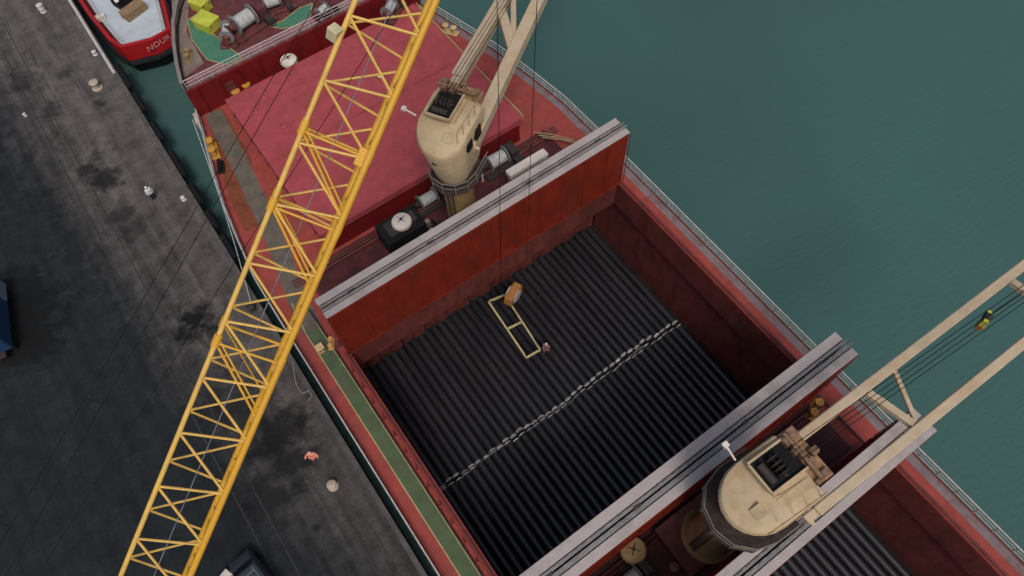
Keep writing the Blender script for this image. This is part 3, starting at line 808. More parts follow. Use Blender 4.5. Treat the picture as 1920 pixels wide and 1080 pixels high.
# ------------------------------------------------------------------ lifting spreader, hook block, ropes
c0, c1, c2, c3 = at(916, 566, 3.2), at(946, 553, 3.2), at(1013, 656, 3.2), at(987, 671, 3.2)
o = empty('lifting_spreader', (0, 0, 3.1), 0, 'pale rectangular lifting frame with one cross bar hanging over the pipes', 'lifting frame')
cs = [Vector((q.x, q.y, 3.2)) for q in (c0, c1, c2, c3)]
a = MB(0.01)
for p, q in zip(cs, cs[1:] + cs[:1]): a.bar(p, q, .15, .2)
m1, m2 = (cs[0] + cs[3]) / 2, (cs[1] + cs[2]) / 2
a.bar(m1, m2, .15, .2)
a.build('frame', frame_pale, o, world=True)
HOOK = at(962, 548, 6.3)
sl = MB()
for q in cs: sl.tube(q + Vector((0, 0, .1)), Vector((HOOK.x, HOOK.y, 4.6)), .02, n=5)
sl.build('sling', rope_m, o, world=True)
lg = MB(0.01)
for q in cs: lg.box(q + Vector((0, 0, -.3)), (.18, .1, .5))
lg.build('pipe_clamp', dark_steel, o, world=True)
o = empty('hook_block', (HOOK.x, HOOK.y, 4.5), R(25), 'orange hook block hanging on wires above the front end of the lifting frame', 'hook block')
a = MB(0.05)
a.loft([[(-.55, -.2, .7), (.55, -.2, .7), (.55, .2, .7), (-.55, .2, .7)], [(-.75, -.25, 1.1), (.75, -.25, 1.1), (.75, .25, 1.1), (-.75, .25, 1.1)], [(-.6, -.22, 1.7), (.6, -.22, 1.7), (.6, .22, 1.7), (-.6, .22, 1.7)]])
a.build('cheek', orange_p, o); o.scale = (1.35, 1.5, 1.2)
MB().lathe((0, 0, 1.25), [(.42, -.3), (.46, -.28), (.46, -.26), (.40, -.2), (.40, .2), (.46, .26), (.46, .28), (.42, .3)], 18, axis='Y').build('sheave', cover_grey, o)
a = MB(); pts = [Vector((.26 * math.cos(t), 0, .28 + .26 * math.sin(t))) for t in [R(x) for x in range(100, 380, 25)]]
a.path(pts, .07); a.tube((0, 0, .5), (0, 0, .75), .09); a.build('hook', dark_steel, o)

# ------------------------------------------------------------------ yellow lattice boom crane on the quay
DA, DB = 28.4 * 1.0, 25.1
A0, B0 = atd(292, 1080, 28.4), atd(722, 50, 25.1)
BW, BH = 2.4, 2.2
ax = (B0 - A0).normalized()
mid = (A0 + B0) / 2
vw = (CAM - mid).normalized()
wv = ax.cross(vw).normalized()                 # across the boom; sign checked below
if wv.dot(AR) < 0: wv = -wv
midd = A0.lerp(B0, .2)
TLm = midd - wv * BW / 2
dv = (TLm - CAM).normalized(); dv = (dv - ax * dv.dot(ax)).normalized()   # down through the boom
base_t = (QZ + 2.2 - A0.z) / ax.z              # to the boom foot
tip_t = (B0 - A0).length + 11.5
foot = A0 + ax * base_t
tip = A0 + ax * tip_t
crane = empty('lattice_boom_crane', (foot.x, foot.y, QZ), 0, 'yellow lattice boom crane on the quay, its boom crossing over the ship', 'crane')
CT = {}
for nm, sw, sd_ in (('tl', -1, 0), ('tr', 1, 0), ('bl', -1, 1), ('br', 1, 1)):
    CT[nm] = lambda t, sw=sw, sd_=sd_: A0 + ax * t + wv * (sw * BW / 2 * taper(t)) + dv * (BH * sd_)
def taper(t): return 1.0 + 0.02 * (t / 20)
t0, t1 = base_t + 5, tip_t - 3
for nm in ('tl', 'tr', 'bl', 'br'):
    a = MB(); r_ = 0.10 if nm.endswith('l') else 0.14
    N_ = 16
    for i in range(N_): a.tube(CT[nm](t0 + (t1 - t0) * i / N_), CT[nm](t0 + (t1 - t0) * (i + 1) / N_), r_, n=10)
    end_w = wv * (-.5 if nm.endswith('l') else .5)
    a.tube(CT[nm](t1), tip + end_w + dv * .6, r_)
    a.tube(CT[nm](t0), foot + end_w + dv * .6, r_)
    a.build('chord', boom_yellow if nm != 'tl' else boom_pale, crane, world=True, smooth=True)  # left top chord in paler yellow: the light on it painted in
# node positions measured along the boom; a section joint every sixth panel
def lace(c1_, c2_, ph, kind, m, r_=0.054, P_=2.35, up_=.7):
    a = MB(); t = t0 + ph * P_; k = 0
    while t < t1 - P_:
        if kind == 'N':
            a.tube(c1_(t), c2_(t + .2 * P_), r_, n=6); a.tube(c1_(t), c2_(t - .8 * P_), r_, n=6)
        elif kind == 'Z':
            a.tube(c1_(t), c2_(t + P_ * up_), r_, n=6); a.tube(c1_(t), c2_(t + P_ * (up_ - .8)), r_, n=6)
        t += P_; k += 1
    return a.build('lacing', m, crane, world=True)
LACE = {'ph_top': 0.0, 'ph_bot': 0.95}
lace(CT['tl'], CT['tr'], LACE['ph_top'], 'N', boom_pale)
lace(CT['bl'], CT['br'], LACE['ph_bot'], 'Z', boom_pale, .05)
lace(CT['tl'], CT['bl'], .25, 'Z', boom_yellow, .035, up_=.4)
lace(CT['tr'], CT['br'], .75, 'Z', boom_yellow, .035, up_=.4)
# section joints: collars, doubled cross bars and a strong diagonal
for (px, py) in ((410, 645), (516, 385), (586, 245)):
    a = MB()
    # nearest t on the left top chord
    best = min([t0 + i * .1 for i in range(int((t1 - t0) / .1))], key=lambda t: (proj_err := abs((CT['tl'](t) - CAM).dot(AU) / (CT['tl'](t) - CAM).dot(AF) * FPX - (540 - py))))
    for dt in (0,):
        a.tube(CT['tl'](best + dt), CT['tr'](best + dt + .05), .05, n=8)
        a.tube(CT['bl'](best + dt), CT['br'](best + dt), .06, n=8)
    a.tube(CT['tl'](best), CT['tr'](best - 2.35), .05, n=8)
    a.tube(CT['tl'](best + .22), CT['tr'](best - 2.1), .04, n=8)
    a.tube(CT['bl'](best), CT['br'](best - 2.2), .04, n=8)
    for nm in CT: a.tube(CT[nm](best - .15), CT[nm](best + .35), .16, n=10)
    a.build('section_joint', boom_yellow, crane, world=True, smooth=True)
# boom light on the left chord
bt = min([t0 + i * .1 for i in range(int((t1 - t0) / .1))], key=lambda t: abs((CT['tl'](t) - CAM).dot(AU) / (CT['tl'](t) - CAM).dot(AF) * FPX - (540 - 70)))
a = MB(0.03); pc = CT['tl'](bt) - wv * .22
a.box(pc, (.42, .42, .5), Euler((.3, .2, .4)).to_matrix()); a.build('floodlight', mat('floodlight_cream', (.6, .52, .33), .5), crane, world=True)
bt2 = min([t0 + i * .1 for i in range(int((t1 - t0) / .1))], key=lambda t: abs((CT['tr'](t) - CAM).dot(AU) / (CT['tr'](t) - CAM).dot(AF) * FPX - (540 - 300)))
a = MB(0.02); pc = CT['tr'](bt2) - wv * .25 + dv * .15
a.bar(pc - ax * .35, pc + ax * .35, .34, .4, up=dv); a.build('rope_guide', boom_yellow, crane, world=True)
# rope running inside the boom, pendants above it, hoist ropes at the tip
a = MB(); a.tube(A0 + ax * t0 + dv * 1.5, A0 + ax * t1 + dv * 1.5, .02, n=6); a.build('hoist_rope', mat('pale_rope', (.17, .20, .24), .5, bump=0), crane, world=True)
pend = [((846, -400, 44), (-227, 1500, 14)), ((829, -400, 44), (-280, 1500, 14)), ((1004, -400, 44), (-195, 1500, 14)), ((800, -400, 44), (-300, 1500, 14))]
aframe = at(-227, 1500, 14)
a = MB()
for q, s_ in pend[:3]: a.tube(at(*q), at(*s_), .013, n=6)
a.build('pendant_rope', rope_m, crane, world=True)
a = MB()
hb = Vector((HOOK.x, HOOK.y, 6.0))
a.tube(at(940, 545, 6.0), at(925, -457, 43.5), .02, n=6)
a.tube(at(984, 556, 6.0), at(1026, -457, 43.5), .02, n=6)
a.build('hoist_rope', rope_m, crane, world=True)
# boom head
hd = MB(0.03); hp = tip + dv * .6
hd.bar(hp - wv * 1.0, hp + wv * 1.0, .5, .9, up=ax); hd.build('boom_head', boom_yellow, crane, world=True)
# crane carrier on the quay (outside the picture, under the boom foot)
bd = math.atan2(ax.y, ax.x)
cr = Matrix.Rotation(bd, 3, 'Z')
lc = lambda x, y, z: Vector((foot.x, foot.y, QZ)) + cr @ Vector((x, y, z))
a = MB(0.08); a.box(lc(-2.6, 0, 2.4), (6.5, 3.2, 2.0), cr); a.build('machinery_house', boom_yellow, crane, world=True)
a = MB(0.1)
for s_ in (-1, 1): a.box(lc(-1.5, s_ * 2.3, .55), (8.5, 1.0, 1.1), cr)
a.box(lc(-1.5, 0, .8), (3.0, 4.6, .6), cr); a.build('crawler_track', dark_steel, crane, world=True)
a = MB(0.05); a.box(lc(.6, 2.1, 2.3), (1.8, 1.1, 1.9), cr); a.build('cab', van_grey, crane, world=True)
a = MB()
for s_ in (-1, 1): a.tube(lc(-4.5, s_ * 1.3, 3.4), lc(-5.5, s_ * .5, 10.5), .14); a.tube(lc(0, s_ * 1.3, 3.4), lc(-5.5, s_ * .5, 10.5), .12)
a.build('gantry', boom_yellow, crane, world=True)

# ------------------------------------------------------------------ ship's deck cranes
def deck_crane(x, y, heading, legs, leg_w, label, zpl=18.2, zr=22.8, cross=0.35, pr=1.36):
    o = empty('deck_crane', (x, y, DZ), heading, label, 'crane')
    inv = o.matrix_basis.inverted()
    # pedestal
    MB().lathe((0, 0, 0), [(pr + .4, .9), (pr + .06, 1.3), (pr, 4), (pr, zpl - DZ - 1.1), (pr + .24, zpl - DZ - .5), (pr + .24, zpl - DZ - .15)], 28).build('pedestal', ped_tan, o, smooth=True)
    ld = MB()
    for s_ in (-.22, .22): ld.tube((-pr - .14, s_, .9), (-pr - .14, s_, zpl - DZ - .2), .04, n=6)
    for k in range(27): ld.tube((-pr - .14, -.22, 1.1 + k * .3), (-pr - .14, .22, 1.1 + k * .3), .025, n=5)
    ld.build('ladder', dark_steel, o)
    # gallery around the slewing ring
    zp = zpl - DZ
    def octo(r, fx, ang0=0): return [(r * math.cos(R(a_ + ang0)), r * math.sin(R(a_ + ang0))) for a_ in range(90, 271, 30)]
    gr = 2.2 if cross > .26 and leg_w < .7 else 1.7
    poly = [(1.6, gr)] + [(-.25 + p_[0] * 1.0, p_[1]) for p_ in octo(gr, 0)] + [(1.6, -gr)]
    pl_ = MB(0.02); pl_.prism(poly, zp - .1, zp); gal = pl_.build('gallery', mat('gallery_grating', (.034, .024, .02), .85, var=.5, scale=3), o)
    rr = MB()
    for p_, q_ in zip(poly, poly[1:]):
        for hh, r_ in ((1.05, .04), (.55, .028)): rr.tube((p_[0], p_[1], zp + hh), (q_[0], q_[1], zp + hh), r_, n=6)
        rr.tube((p_[0], p_[1], zp), (p_[0], p_[1], zp + 1.05), .035, n=6)
    rr.build('handrail', mat('dull_rail_paint', (.16, .14, .12), .6), gal)
    # housing: rounded rear, straight front, roof a little larger than the foot
    def prof(wd, rear, front, z):
        pts = [(front, -wd), (front, wd)]
        pts += [(-rear + wd * .95 - wd * .95 * math.sin(R(a_)), wd * math.cos(R(a_))) for a_ in range(0, 181, 15)]
        return [(p_[0], p_[1], z) for p_ in pts]
    zt = zr - DZ
    hs = MB(0.03)
    def drop(pr, k): return [(a_, b_, c_ - max(0.0, -a_ - .35) * k) for a_, b_, c_ in pr]
    hs.loft([prof(.98, 1.25, 1.4, zp + .01), prof(1.15, 1.5, 1.5, zp + .7), drop(prof(1.75, 2.3, 1.75, zt - .35), .6), drop(prof(1.66, 2.2, 1.75, zt), .66)])
    h = hs.build('housing', crane_cream, o, smooth=True)
    # machinery well drawn on the roof (flat black plate for its dark depth, sheaves above) and front beam
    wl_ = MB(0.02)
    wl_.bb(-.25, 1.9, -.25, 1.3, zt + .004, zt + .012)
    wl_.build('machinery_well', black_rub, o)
    rim = MB(0.02)
    rim.bb(-.33, 1.9, 1.3, 1.42, zt + .002, zt + .24); rim.bb(-.33, 1.9, -.37, -.25, zt + .002, zt + .24); rim.bb(-.37, -.25, -.25, 1.3, zt + .002, zt + .24)
    rim.build('well_rim', crane_cream, o)
    sv = MB()
    for yy in (.1, .35, .6, .9): sv.lathe((.75, yy, zt + .3), [(.36, -.05), (.3, 0), (.36, .05)], 16, axis='Y')
    sv.tube((.75, -.1, zt + .3), (.75, 1.1, zt + .3), .06); sv.lathe((.1, .5, zt + .22), [(.2, -.5), (.2, .5)], 12, axis='Y')
    sv.build('sheave', dark_steel, o)
    fr = MB(0.04); fr.bb(1.76, 2.75, -1.2, 1.6, zt - .5, zt - .02); fr.build('front_beam', mat('rusty_cream_paint', (.34, .20, .10), .7, var=.35, scale=2.5, dirt=RUST, dirt_amt=.7, dirt_scale=1.5), o)
    MB(0.01).bb(.2, .9, -1.80, -1.60, zt - 1.7, zt - .8).build('window', glass_dark, o)
    MB(0.01).bb(-.9, -.3, -1.78, -1.55, zt - 1.6, zt - .9).build('window', glass_dark, o)
    MB(0.02).box((-1.15, -.55, zt - .47), (.6, .6, .1), Matrix.Rotation(-.58, 3, 'Y')).build('access_lid', crane_cream, o)
    MB().bar((-.3, -.62, zt + .004), (1.7, -.62, zt + .004), .05, .02).build('plate_seam', ped_tan, o)
    dd = MB(0.01); dd.box((-2.12, .1, zt - 2.0), (.1, .3, .45)); dd.build('vent_opening', dark_steel, o)
    lp = MB(0.02); lp.tube((-.6, 1.8, zt), (-.6, 2.5, zt + .25), .06); lp.box((-.6, 2.6, zt + .3), (.3, .28, .2)); lp.build('lamp', white_p, o)
    gx = MB(0.02); rs_ = random.Random(3)
    for k in range(12): gx.box((rs_.uniform(1.85, 2.65), rs_.uniform(-1.1, 1.5), zt + .12), (rs_.uniform(.15, .5), rs_.uniform(.15, .5), rs_.uniform(.15, .5)))
    gx.tube((2.0, -1.1, zt + .35), (2.0, 1.5, zt + .35), .12)
    gx.build('rope_gear', mat('greasy_brown_paint', (.20, .12, .07), .6, var=.6, scale=4), o)
    hr = MB()
    cor = [(-1.6, -1.5), (1.5, -1.6)]
    for p_, q_ in zip(cor, cor[1:]): 
        hr.tube((*p_, zt + .9), (*q_, zt + .9), .03, n=6)
        for k in range(5): 
            xx = p_[0] + (q_[0] - p_[0]) * k / 4; yy = p_[1] + (q_[1] - p_[1]) * k / 4
            hr.tube((xx, yy, zt), (xx, yy, zt + .9), .025, n=6)
    hr.build('roof_handrail', ped_tan, o)
    # jib: two box legs, cross members, tip head
    (a0, a1), (b0, b1) = [[inv @ Vector(q) for q in l] for l in legs]
    jb = MB(0.05); jb.bar(a0, a1, leg_w, leg_w * 1.1); jl = jb.build('jib_leg', jib_cream, o)
    jb = MB(0.05); jb.bar(b0, b1, leg_w, leg_w * 1.1); jb.build('jib_leg', jib_cream, o)
    for p_, q_, k_ in ((a0.lerp(a1, cross), b0.lerp(b1, cross + .02), .75), (a0.lerp(a1, cross + .09), b0.lerp(b1, cross + .02), .45),
                       (a0.lerp(a1, .72), b0.lerp(b1, .72), .7), (a1, b1, 1.3)):
        d_ = (q_ - p_).normalized() * leg_w * .55
        MB(0.03).bar(p_ + d_, q_ - d_, leg_w * k_, leg_w * k_).build('cross_member', jib_cream, o)
    for q, q1 in ((a0, a1), (b0, b1)):
        gs = MB(0.02); d_ = (q1 - q).normalized(); gs.bar(q - d_ * .7, q - d_ * .01, leg_w * .8, leg_w * .7)
        gs.tube(q - d_ * .5 - Vector((0, leg_w * .75, 0)), q - d_ * .5 + Vector((0, leg_w * .75, 0)), .13, n=10)
        gs.build('jib_heel', jib_cream, o)
    wr = MB()
    tipm = (a1 + b1) / 2
    for k in (-.35, -.12, .12, .35):
        wr.tube((.7, .5 + k, zt + .5), tipm + Vector((0, k, .6)), .02, n=5)
    wr.build('luffing_rope', rope_m, o)
    return o, tipm
def ext(p0_, p1_, L):
    p0_, p1_ = Vector(p0_), Vector(p1_); d = (p1_ - p0_).normalized(); return p0_, p0_ + d * L
lA = ext(at(1440, 866, 20.3), at(1920, 497, 21.3), 24)
lB = ext(at(1530, 960, 20.3), at(1920, 642, 21.3), 24)
cr2, tip2 = deck_crane(.2, -22.05, R(-2), (lA, lB), .52, 'deck crane with rounded cream housing between two folded hatch covers at the lower right', cross=.27)
kA = ext(at(858, 148, 20.9), at(940, 9, 21.4), 25)
kB = ext(at(888, 262, 20.6), at(1008, 8, 21.4), 25)
cr1, tip1 = deck_crane(.2, 5.4, R(31), (kA, kB), .84, 'deck crane with cream housing and thick pale jib beside the closed pink hatch cover', cross=.27, zpl=17.3, pr=1.08)
# hook block under the lower jib
hp = at(1845, 600, 14)
o = empty('cargo_hook', (hp.x, hp.y, 13.2), R(20), 'small yellow and orange hook block hanging between pale jib legs over the water', 'hook block')
a = MB(0.03); a.box((0, 0, 1.0), (.95, .32, .7)); a.build('cheek', lime, o)
MB(0.03).box((-.2, -.05, .45), (.6, .42, .5)).build('weight', orange_p, o)
MB().lathe((0, 0, 1.15), [(.3, -.2), (.34, -.16), (.34, .16), (.3, .2)], 14, axis='Y').build('sheave', dark_steel, o)
a = MB(); a.path([Vector((.16 * math.cos(R(t)), 0, .0 + .16 * math.sin(R(t)))) for t in range(100, 380, 30)], .05); a.tube((0, 0, .1), (0, 0, .3), .05); a.build('hook', dark_steel, o)
a = MB()
wt = cr2.matrix_basis @ tip2
for s_ in (-.3, .3): a.tube((0 + s_, 0, 1.3), (wt - Vector((hp.x, hp.y, 13.2))) * 1.0 + Vector((s_, 0, 0)), .015, n=5)
o2 = a.build('hanging_rope', rope_m, o); o2.rotation_euler = (0, 0, -R(20))

# ------------------------------------------------------------------ red vessel moored ahead
tug = empty('red_vessel', (-12.2, 62, 0), 0, 'red vessel with a pale deck moored at the top left, its stern towards the ship', 'boat')
def tx(v): return v
TZ = 4.0
st = [at(px, py, TZ) for px, py in ((140, 0), (170, 50), (197, 92), (232, 98), (290, 84), (326, 62))]
# outline in world space: port side runs up the quay, rounded transom, starboard side
OUT = [(-15.35, 85), (-15.35, 58)] + [(q.x, q.y) for q in st[1:]] 
OUT[2] = (-15.3, 54.5); OUT[3] = (-14.9, st[2].y + .3)
OUT += [(-7.6, 52.5), (-7.2, 56), (-7.2, 85)]
OUT = [(x, y + .9) for x, y in OUT]
def inset(poly, d):
    c = Vector((-11.3, 68)); out = []
    for i, p in enumerate(poly):
        a = Vector(poly[i - 1]) if i else Vector(p) + Vector((0, 1)); b2 = Vector(poly[i + 1]) if i < len(poly) - 1 else Vector(p) + Vector((0, 1))
        t = (b2 - a)
        if i == 0: t = b2 - Vector(p)
        if i == len(poly) - 1: t = Vector(p) - a
        t.normalize(); nrm = Vector((-t.y, t.x))
        if nrm.dot(c - Vector(p)) < 0: nrm = -nrm
        out.append(tuple(Vector(p) + nrm * d))
    return out
IN = inset(OUT, .35); IN2 = inset(OUT, .85)
a = MB()
rg = [[(x, y, z) for x, y in P_] for P_, z in ((inset(OUT, .05), 2.05), (OUT, TZ - .05), (IN, TZ), (IN, 2.9))]
nO = len(OUT); vs = [v for r_ in rg for v in r_]; fs = []
for k in range(len(rg) - 1):
    for i in range(nO - 1): fs.append([k * nO + i, k * nO + i + 1, (k + 1) * nO + i + 1, (k + 1) * nO + i])
a.add(vs, fs); a.build('bulwark', tug_red, tug, world=True, smooth=True)
a = MB(); rg = [[(x, y, z) for x, y in P_] for P_, z in ((inset(OUT, .9), -1), (inset(OUT, .12), 1.2), (inset(OUT, .06), 2.05))]; vs = [v for r_ in rg for v in r_]; fs = []
for k in range(len(rg) - 1):
    for i in range(nO - 1): fs.append([k * nO + i, k * nO + i + 1, (k + 1) * nO + i + 1, (k + 1) * nO + i])
a.add(vs, fs); a.build('hull', fender_m, tug, world=True, smooth=True)
a = MB(); a.add([(x, y, 2.9) for x, y in IN], [list(range(nO))]); a.build('side_deck', tug_dull, tug, world=True)
a = MB(); IN3 = inset(OUT, .75); a.add([(x, y, 3.15) for x, y in IN3] + [(x, y, 2.9) for x, y in IN3], [list(range(nO))] + [[i, i + 1, nO + i + 1, nO + i] for i in range(nO - 1)])
a.build('working_deck', tug_deck, tug, world=True)
a = MB()
for p_, q_ in zip(OUT, OUT[1:]): a.tube((p_[0], p_[1], 1.7), (q_[0], q_[1], 1.7), .34, n=8)
a.build('rubbing_fender', fender_m, tug, world=True)
a = MB()
for p_, q_ in zip(IN2, IN2[1:]):
    p_, q_ = Vector((*p_, 3.15)), Vector((*q_, 3.15))
    a.tube(p_ + Vector((0, 0, 1)), q_ + Vector((0, 0, 1)), .035, n=5); a.tube(p_ + Vector((0, 0, .5)), q_ + Vector((0, 0, .5)), .025, n=5)
    a.tube(p_, p_ + Vector((0, 0, 1)), .03, n=5)
a.build('railing', rail_white, tug, world=True)
q = at(252, 22, 3.4)
a = MB(0.04); a.box((q.x, q.y, 3.65), (2.6, 1.2, .9), .3); a.build('towing_winch', mat('tug_tan', (.26, .17, .09), .7, var=.4, scale=3), tug, world=True)
q = at(238, 4, 3.6)
a = MB(0.04); a.box((q.x, q.y + .6, 3.85), (2.4, 1.6, 1.3), .3); a.build('engine_casing', black_rub, tug, world=True)
q = at(222, 7, 4.2); a = MB(0.03); a.box((q.x, q.y, 4.65), (.4, .4, .3)); a.build('lamp', mat('bright_white', (.85, .87, .9), .4), tug, world=True)
q = at(189, 33, 3.3); a = MB(0.04); a.box((q.x, q.y, 3.3), (.95, .6, .6)); a.build('locker', white_p, tug, world=True)
# name on the transom
tc = bpy.data.curves.new('name_text', 'FONT'); tc.body = 'NOUR'; tc.size = 0.95; tc.align_x = 'CENTER'; tc.align_y = 'CENTER'; tc.extrude = .01
tob = bpy.data.objects.new('name_text_tmp', tc); C.objects.link(tob)
bpy.context.view_layer.update()
me = bpy.data.meshes.new_from_object(tob.evaluated_get(bpy.context.evaluated_depsgraph_get()))
bpy.data.objects.remove(tob)
pa, pb = Vector((OUT[5][0], OUT[5][1], 0)), Vector((OUT[6][0], OUT[6][1], 0))
pa2, pb2 = Vector((*OUT[5], 3.25)), Vector((*OUT[6], 3.25))
xd = (pb - pa).normalized(); nd = Vector((xd.y, -xd.x, 0)); 
upv = (Vector((0, 0, 1)) + nd * 0.14).normalized()
ctr = pa2.lerp(pb2, .20) + nd * .07
mt = Matrix((xd, upv, xd.cross(upv))).transposed().to_4x4(); mt.translation = ctr
tx_ = bpy.data.objects.new('vessel_name', me); C.objects.link(tx_); me.materials.append(mat('name_paint', (.7, .35, .36), .6, bump=0))
me.transform(tug.matrix_basis.inverted() @ mt); tx_.parent = tug

# ------------------------------------------------------------------ quay furniture
def fender(p, ln, label, grp='black fenders along the quay edge'):
    o = empty('quay_fender', p, 0, label, 'fender', grp)
    MB().lathe((0, 0, 0), [(.20, -ln / 2), (.34, -ln / 2 + .05), (.34, ln / 2 - .05), (.20, ln / 2)], 12, axis='Y').build('rubber', fender_m, o, smooth=True)
    a = MB()
    for y in (-ln * .3, ln * .3): a.tube((0, y, .3), (-.5, y, .62), .03, n=5)
    a.build('chain', dark_steel, o)
    return o
FN = [((212, 130), (243, 168)), ((246, 182), (266, 214)), ((282, 236), (303, 266)), ((316, 290), (343, 336)), ((350, 352), (374, 386)), ((384, 402), (404, 432)), ((412, 446), (440, 488))]
names = ['nearest the red vessel', 'second from the red vessel', 'above the widest part of the open water wedge', 'abreast of the big yellow bitts', 'beside the small white edge bollard', 'second before the yellow boom', 'just before the yellow boom']
for (pa, pb), nmx in zip(FN, names):
    a_, b_ = at(*pa, 2.5), at(*pb, 2.5)
    fender((QX + .30, (a_.y + b_.y) / 2, 2.62), abs(a_.y - b_.y), 'black rubber fender on the quay edge, ' + nmx)
def bollard(p, m, label, s=1.0):
    o = empty('mooring_bollard', p, random.random() * 3, label, 'bollard')
    MB(0.02).lathe((0, 0, 0), [(.42 * s, 0), (.42 * s, .08 * s)], 16).build('base', m, o)
    a = MB(); a.lathe((0, 0, 0), [(.26 * s, .08 * s), (.20 * s, .3 * s), (.22 * s, .45 * s), (.36 * s, .55 * s), (.38 * s, .66 * s), (.25 * s, .74 * s), (.0001, .76 * s)], 16)
    a.lathe((.16 * s, 0, .58 * s), [(.0001, -.1), (.22 * s, -.06 * s), (.24 * s, .08 * s), (.0001, .14 * s)], 12)
    a.build('post', m, o, smooth=True)
    return o
tanp = mat('bollard_tan', (.42, .36, .27), .6, var=.1)
wbp = mat('bollard_white', (.62, .60, .56), .6, var=.1)
bollard(at(183, 165, QZ), tanp, 'pale tan bollard on the quay beside a dark patch, below the red vessel', 1.25)
bollard(at(179, 102, QZ), wbp, 'white bollard at the lower end of the white kerb, by the red vessel', .62)
bollard(at(345, 374, QZ), wbp, 'small white bollard near the quay edge, right of the person in white', .55)
bollard(at(625, 912, QZ), tanp, 'pale tan bollard on the quay near the ship, beside the person in salmon', .95)
bollard((-16.6, 13.6, QZ), dark_steel, 'dark bollard close to the quay edge under the yellow boom, with a mooring line', .9)
bollard(at(48, 217, QZ), wbp, 'tiny white marker bollard on the dark ground at the far left', .42)
# mooring line from the forecastle chock back to the quay
mr = MB(); pA, pB = Vector((-12.3, 29.6, DZ + .9)), Vector((-16.5, 13.6, QZ + .5)); pts = []
for i in range(15):
    t = i / 14; q = pA.lerp(pB, t); q.z -= 1.1 * math.sin(math.pi * t); pts.append(q)
mr.path(pts, .04); tag(mr.build('mooring_line', moor_m), 'pale mooring line running from the bow down to the quay edge', 'mooring line')
# loose ropes lying on the quay
rp = MB(); q = [at(px, py, QZ + .05) for px, py in ((548, 675), (552, 700), (556, 722), (566, 738), (580, 732), (585, 742), (578, 752))]
rp.path(q, .05); tag(rp.build('loose_rope', mat('dusty_rope', (.26, .2, .22), .8)), 'loose dusty rope lying on the quay by the ship, right of the yellow boom', 'rope')
# small puddle-like steel plate beneath the fender, white can at the top left
o = empty('white_drum', at(82, 22, QZ), 0, 'white drum standing on the quay near the top left corner', 'drum')
MB().lathe((0, 0, 0), [(.32, 0), (.34, .03), (.32, .06), (.32, .45), (.34, .48), (.32, .51), (.32, .86), (.34, .9), (.30, .9), (.30, .86), (.0001, .86)], 18).build('barrel', wbp, o, smooth=True)
MB().lathe((.14, 0, .86), [(.05, 0), (.05, .03), (.0001, .03)], 8).build('bung', dark_steel, o)

# vehicles at the picture's edge
def truck(p, rz):
    o = empty('truck', p, rz, 'blue truck with pale cab parts, half cut by the left edge of the picture', 'truck')
    MB(0.12).box((0, 0, 1.9), (2.3, 4.6, 1.9)).build('cargo_box', truck_blue, o)
    a = MB(0.06)
    for k in (-1.7, -.6, .6, 1.7): a.box((0, k, 2.9), (2.2, .28, .12))
    a.build('tarpaulin_bow', truck_pale, o)
    MB(0.15).loft([[(-1.1, 2.45, .8), (1.1, 2.45, .8), (1.1, 4.4, .8), (-1.1, 4.4, .8)], [(-1.1, 2.45, 2.0), (1.1, 2.45, 2.0), (1.1, 4.3, 2.0), (-1.1, 4.3, 2.0)], [(-1.0, 2.5, 2.7), (1.0, 2.5, 2.7), (1.0, 3.8, 2.7), (-1.0, 3.8, 2.7)]]).build('cab', truck_pale, o)
    MB().add([(-.95, 4.36, 2.02), (.95, 4.36, 2.02), (.88, 3.95, 2.6), (-.88, 3.95, 2.6)], [[0, 1, 2, 3]]).build('windscreen', glass_dark, o)
    MB(0.05).box((0, .8, .8), (.9, 7, .25)).build('chassis', dark_steel, o)
    for x in (-.95, .95):
        for y in (-1.5, 3.4):
            MB().lathe((x, y, .48), [(.3, -.16), (.48, -.14), (.48, .14), (.3, .16)], 16, axis='X').build('wheel', black_rub, o, smooth=True)
    return o
q = at(8, 628, QZ); truck((q.x, q.y, QZ), R(-12))
def van(p, rz):
    o = empty('van', p, rz, 'grey blue van whose roof shows at the bottom edge, right of the yellow boom', 'van')
    b_ = MB(0.1)
    rg = []
    for y, wd, z0, z1 in ((-2.3, .88, .45, 1.75), (-2.0, .92, .4, 1.95), (.9, .94, .4, 1.98), (1.5, .92, .4, 1.55), (2.35, .85, .45, 1.05)):
        rg.append([(-wd, y, z0), (wd, y, z0), (wd, y, z0 + (z1 - z0) * .6), (wd * .86, y, z1), (-wd * .86, y, z1), (-wd, y, z0 + (z1 - z0) * .6)])
    b_.loft(rg); b_.build('body', van_grey, o, smooth=True)
    MB().add([(-.76, 1.46, 1.62), (.76, 1.46, 1.62), (.72, 1.0, 1.99), (-.72, 1.0, 1.99)], [[0, 1, 2, 3]]).build('windscreen', glass_dark, o)
    a = MB(0.02)
    for x in (-.55, .55): a.box((x, -.5, 2.02), (.05, 2.6, .05))
    for y in (-1.5, -.5, .5): a.box((0, y, 2.07), (1.2, .05, .04))
    a.build('roof_rack', truck_pale, o)
    for x in (-.88, .88):
        for y in (-1.5, 1.6): MB().lathe((x, y, .33), [(.2, -.1), (.33, -.09), (.33, .09), (.2, .1)], 16, axis='X').build('wheel', black_rub, o, smooth=True)
    for x in (-.6, .6): MB(0.01).box((x, 2.33, .8), (.3, .08, .15)).build('headlight', white_p, o)
q = at(472, 1090, QZ + 2); van((q.x, q.y, QZ), R(8))
o = empty('white_crate', at(427, 1082, QZ), R(20), 'small white crate at the bottom edge, between the boom and the van', 'crate')
MB(0.03).box((0, 0, .25), (.75, .6, .5)).build('body', wbp, o); MB(0.02).box((0, 0, .53), (.8, .65, .06)).build('lid', white_p, o)

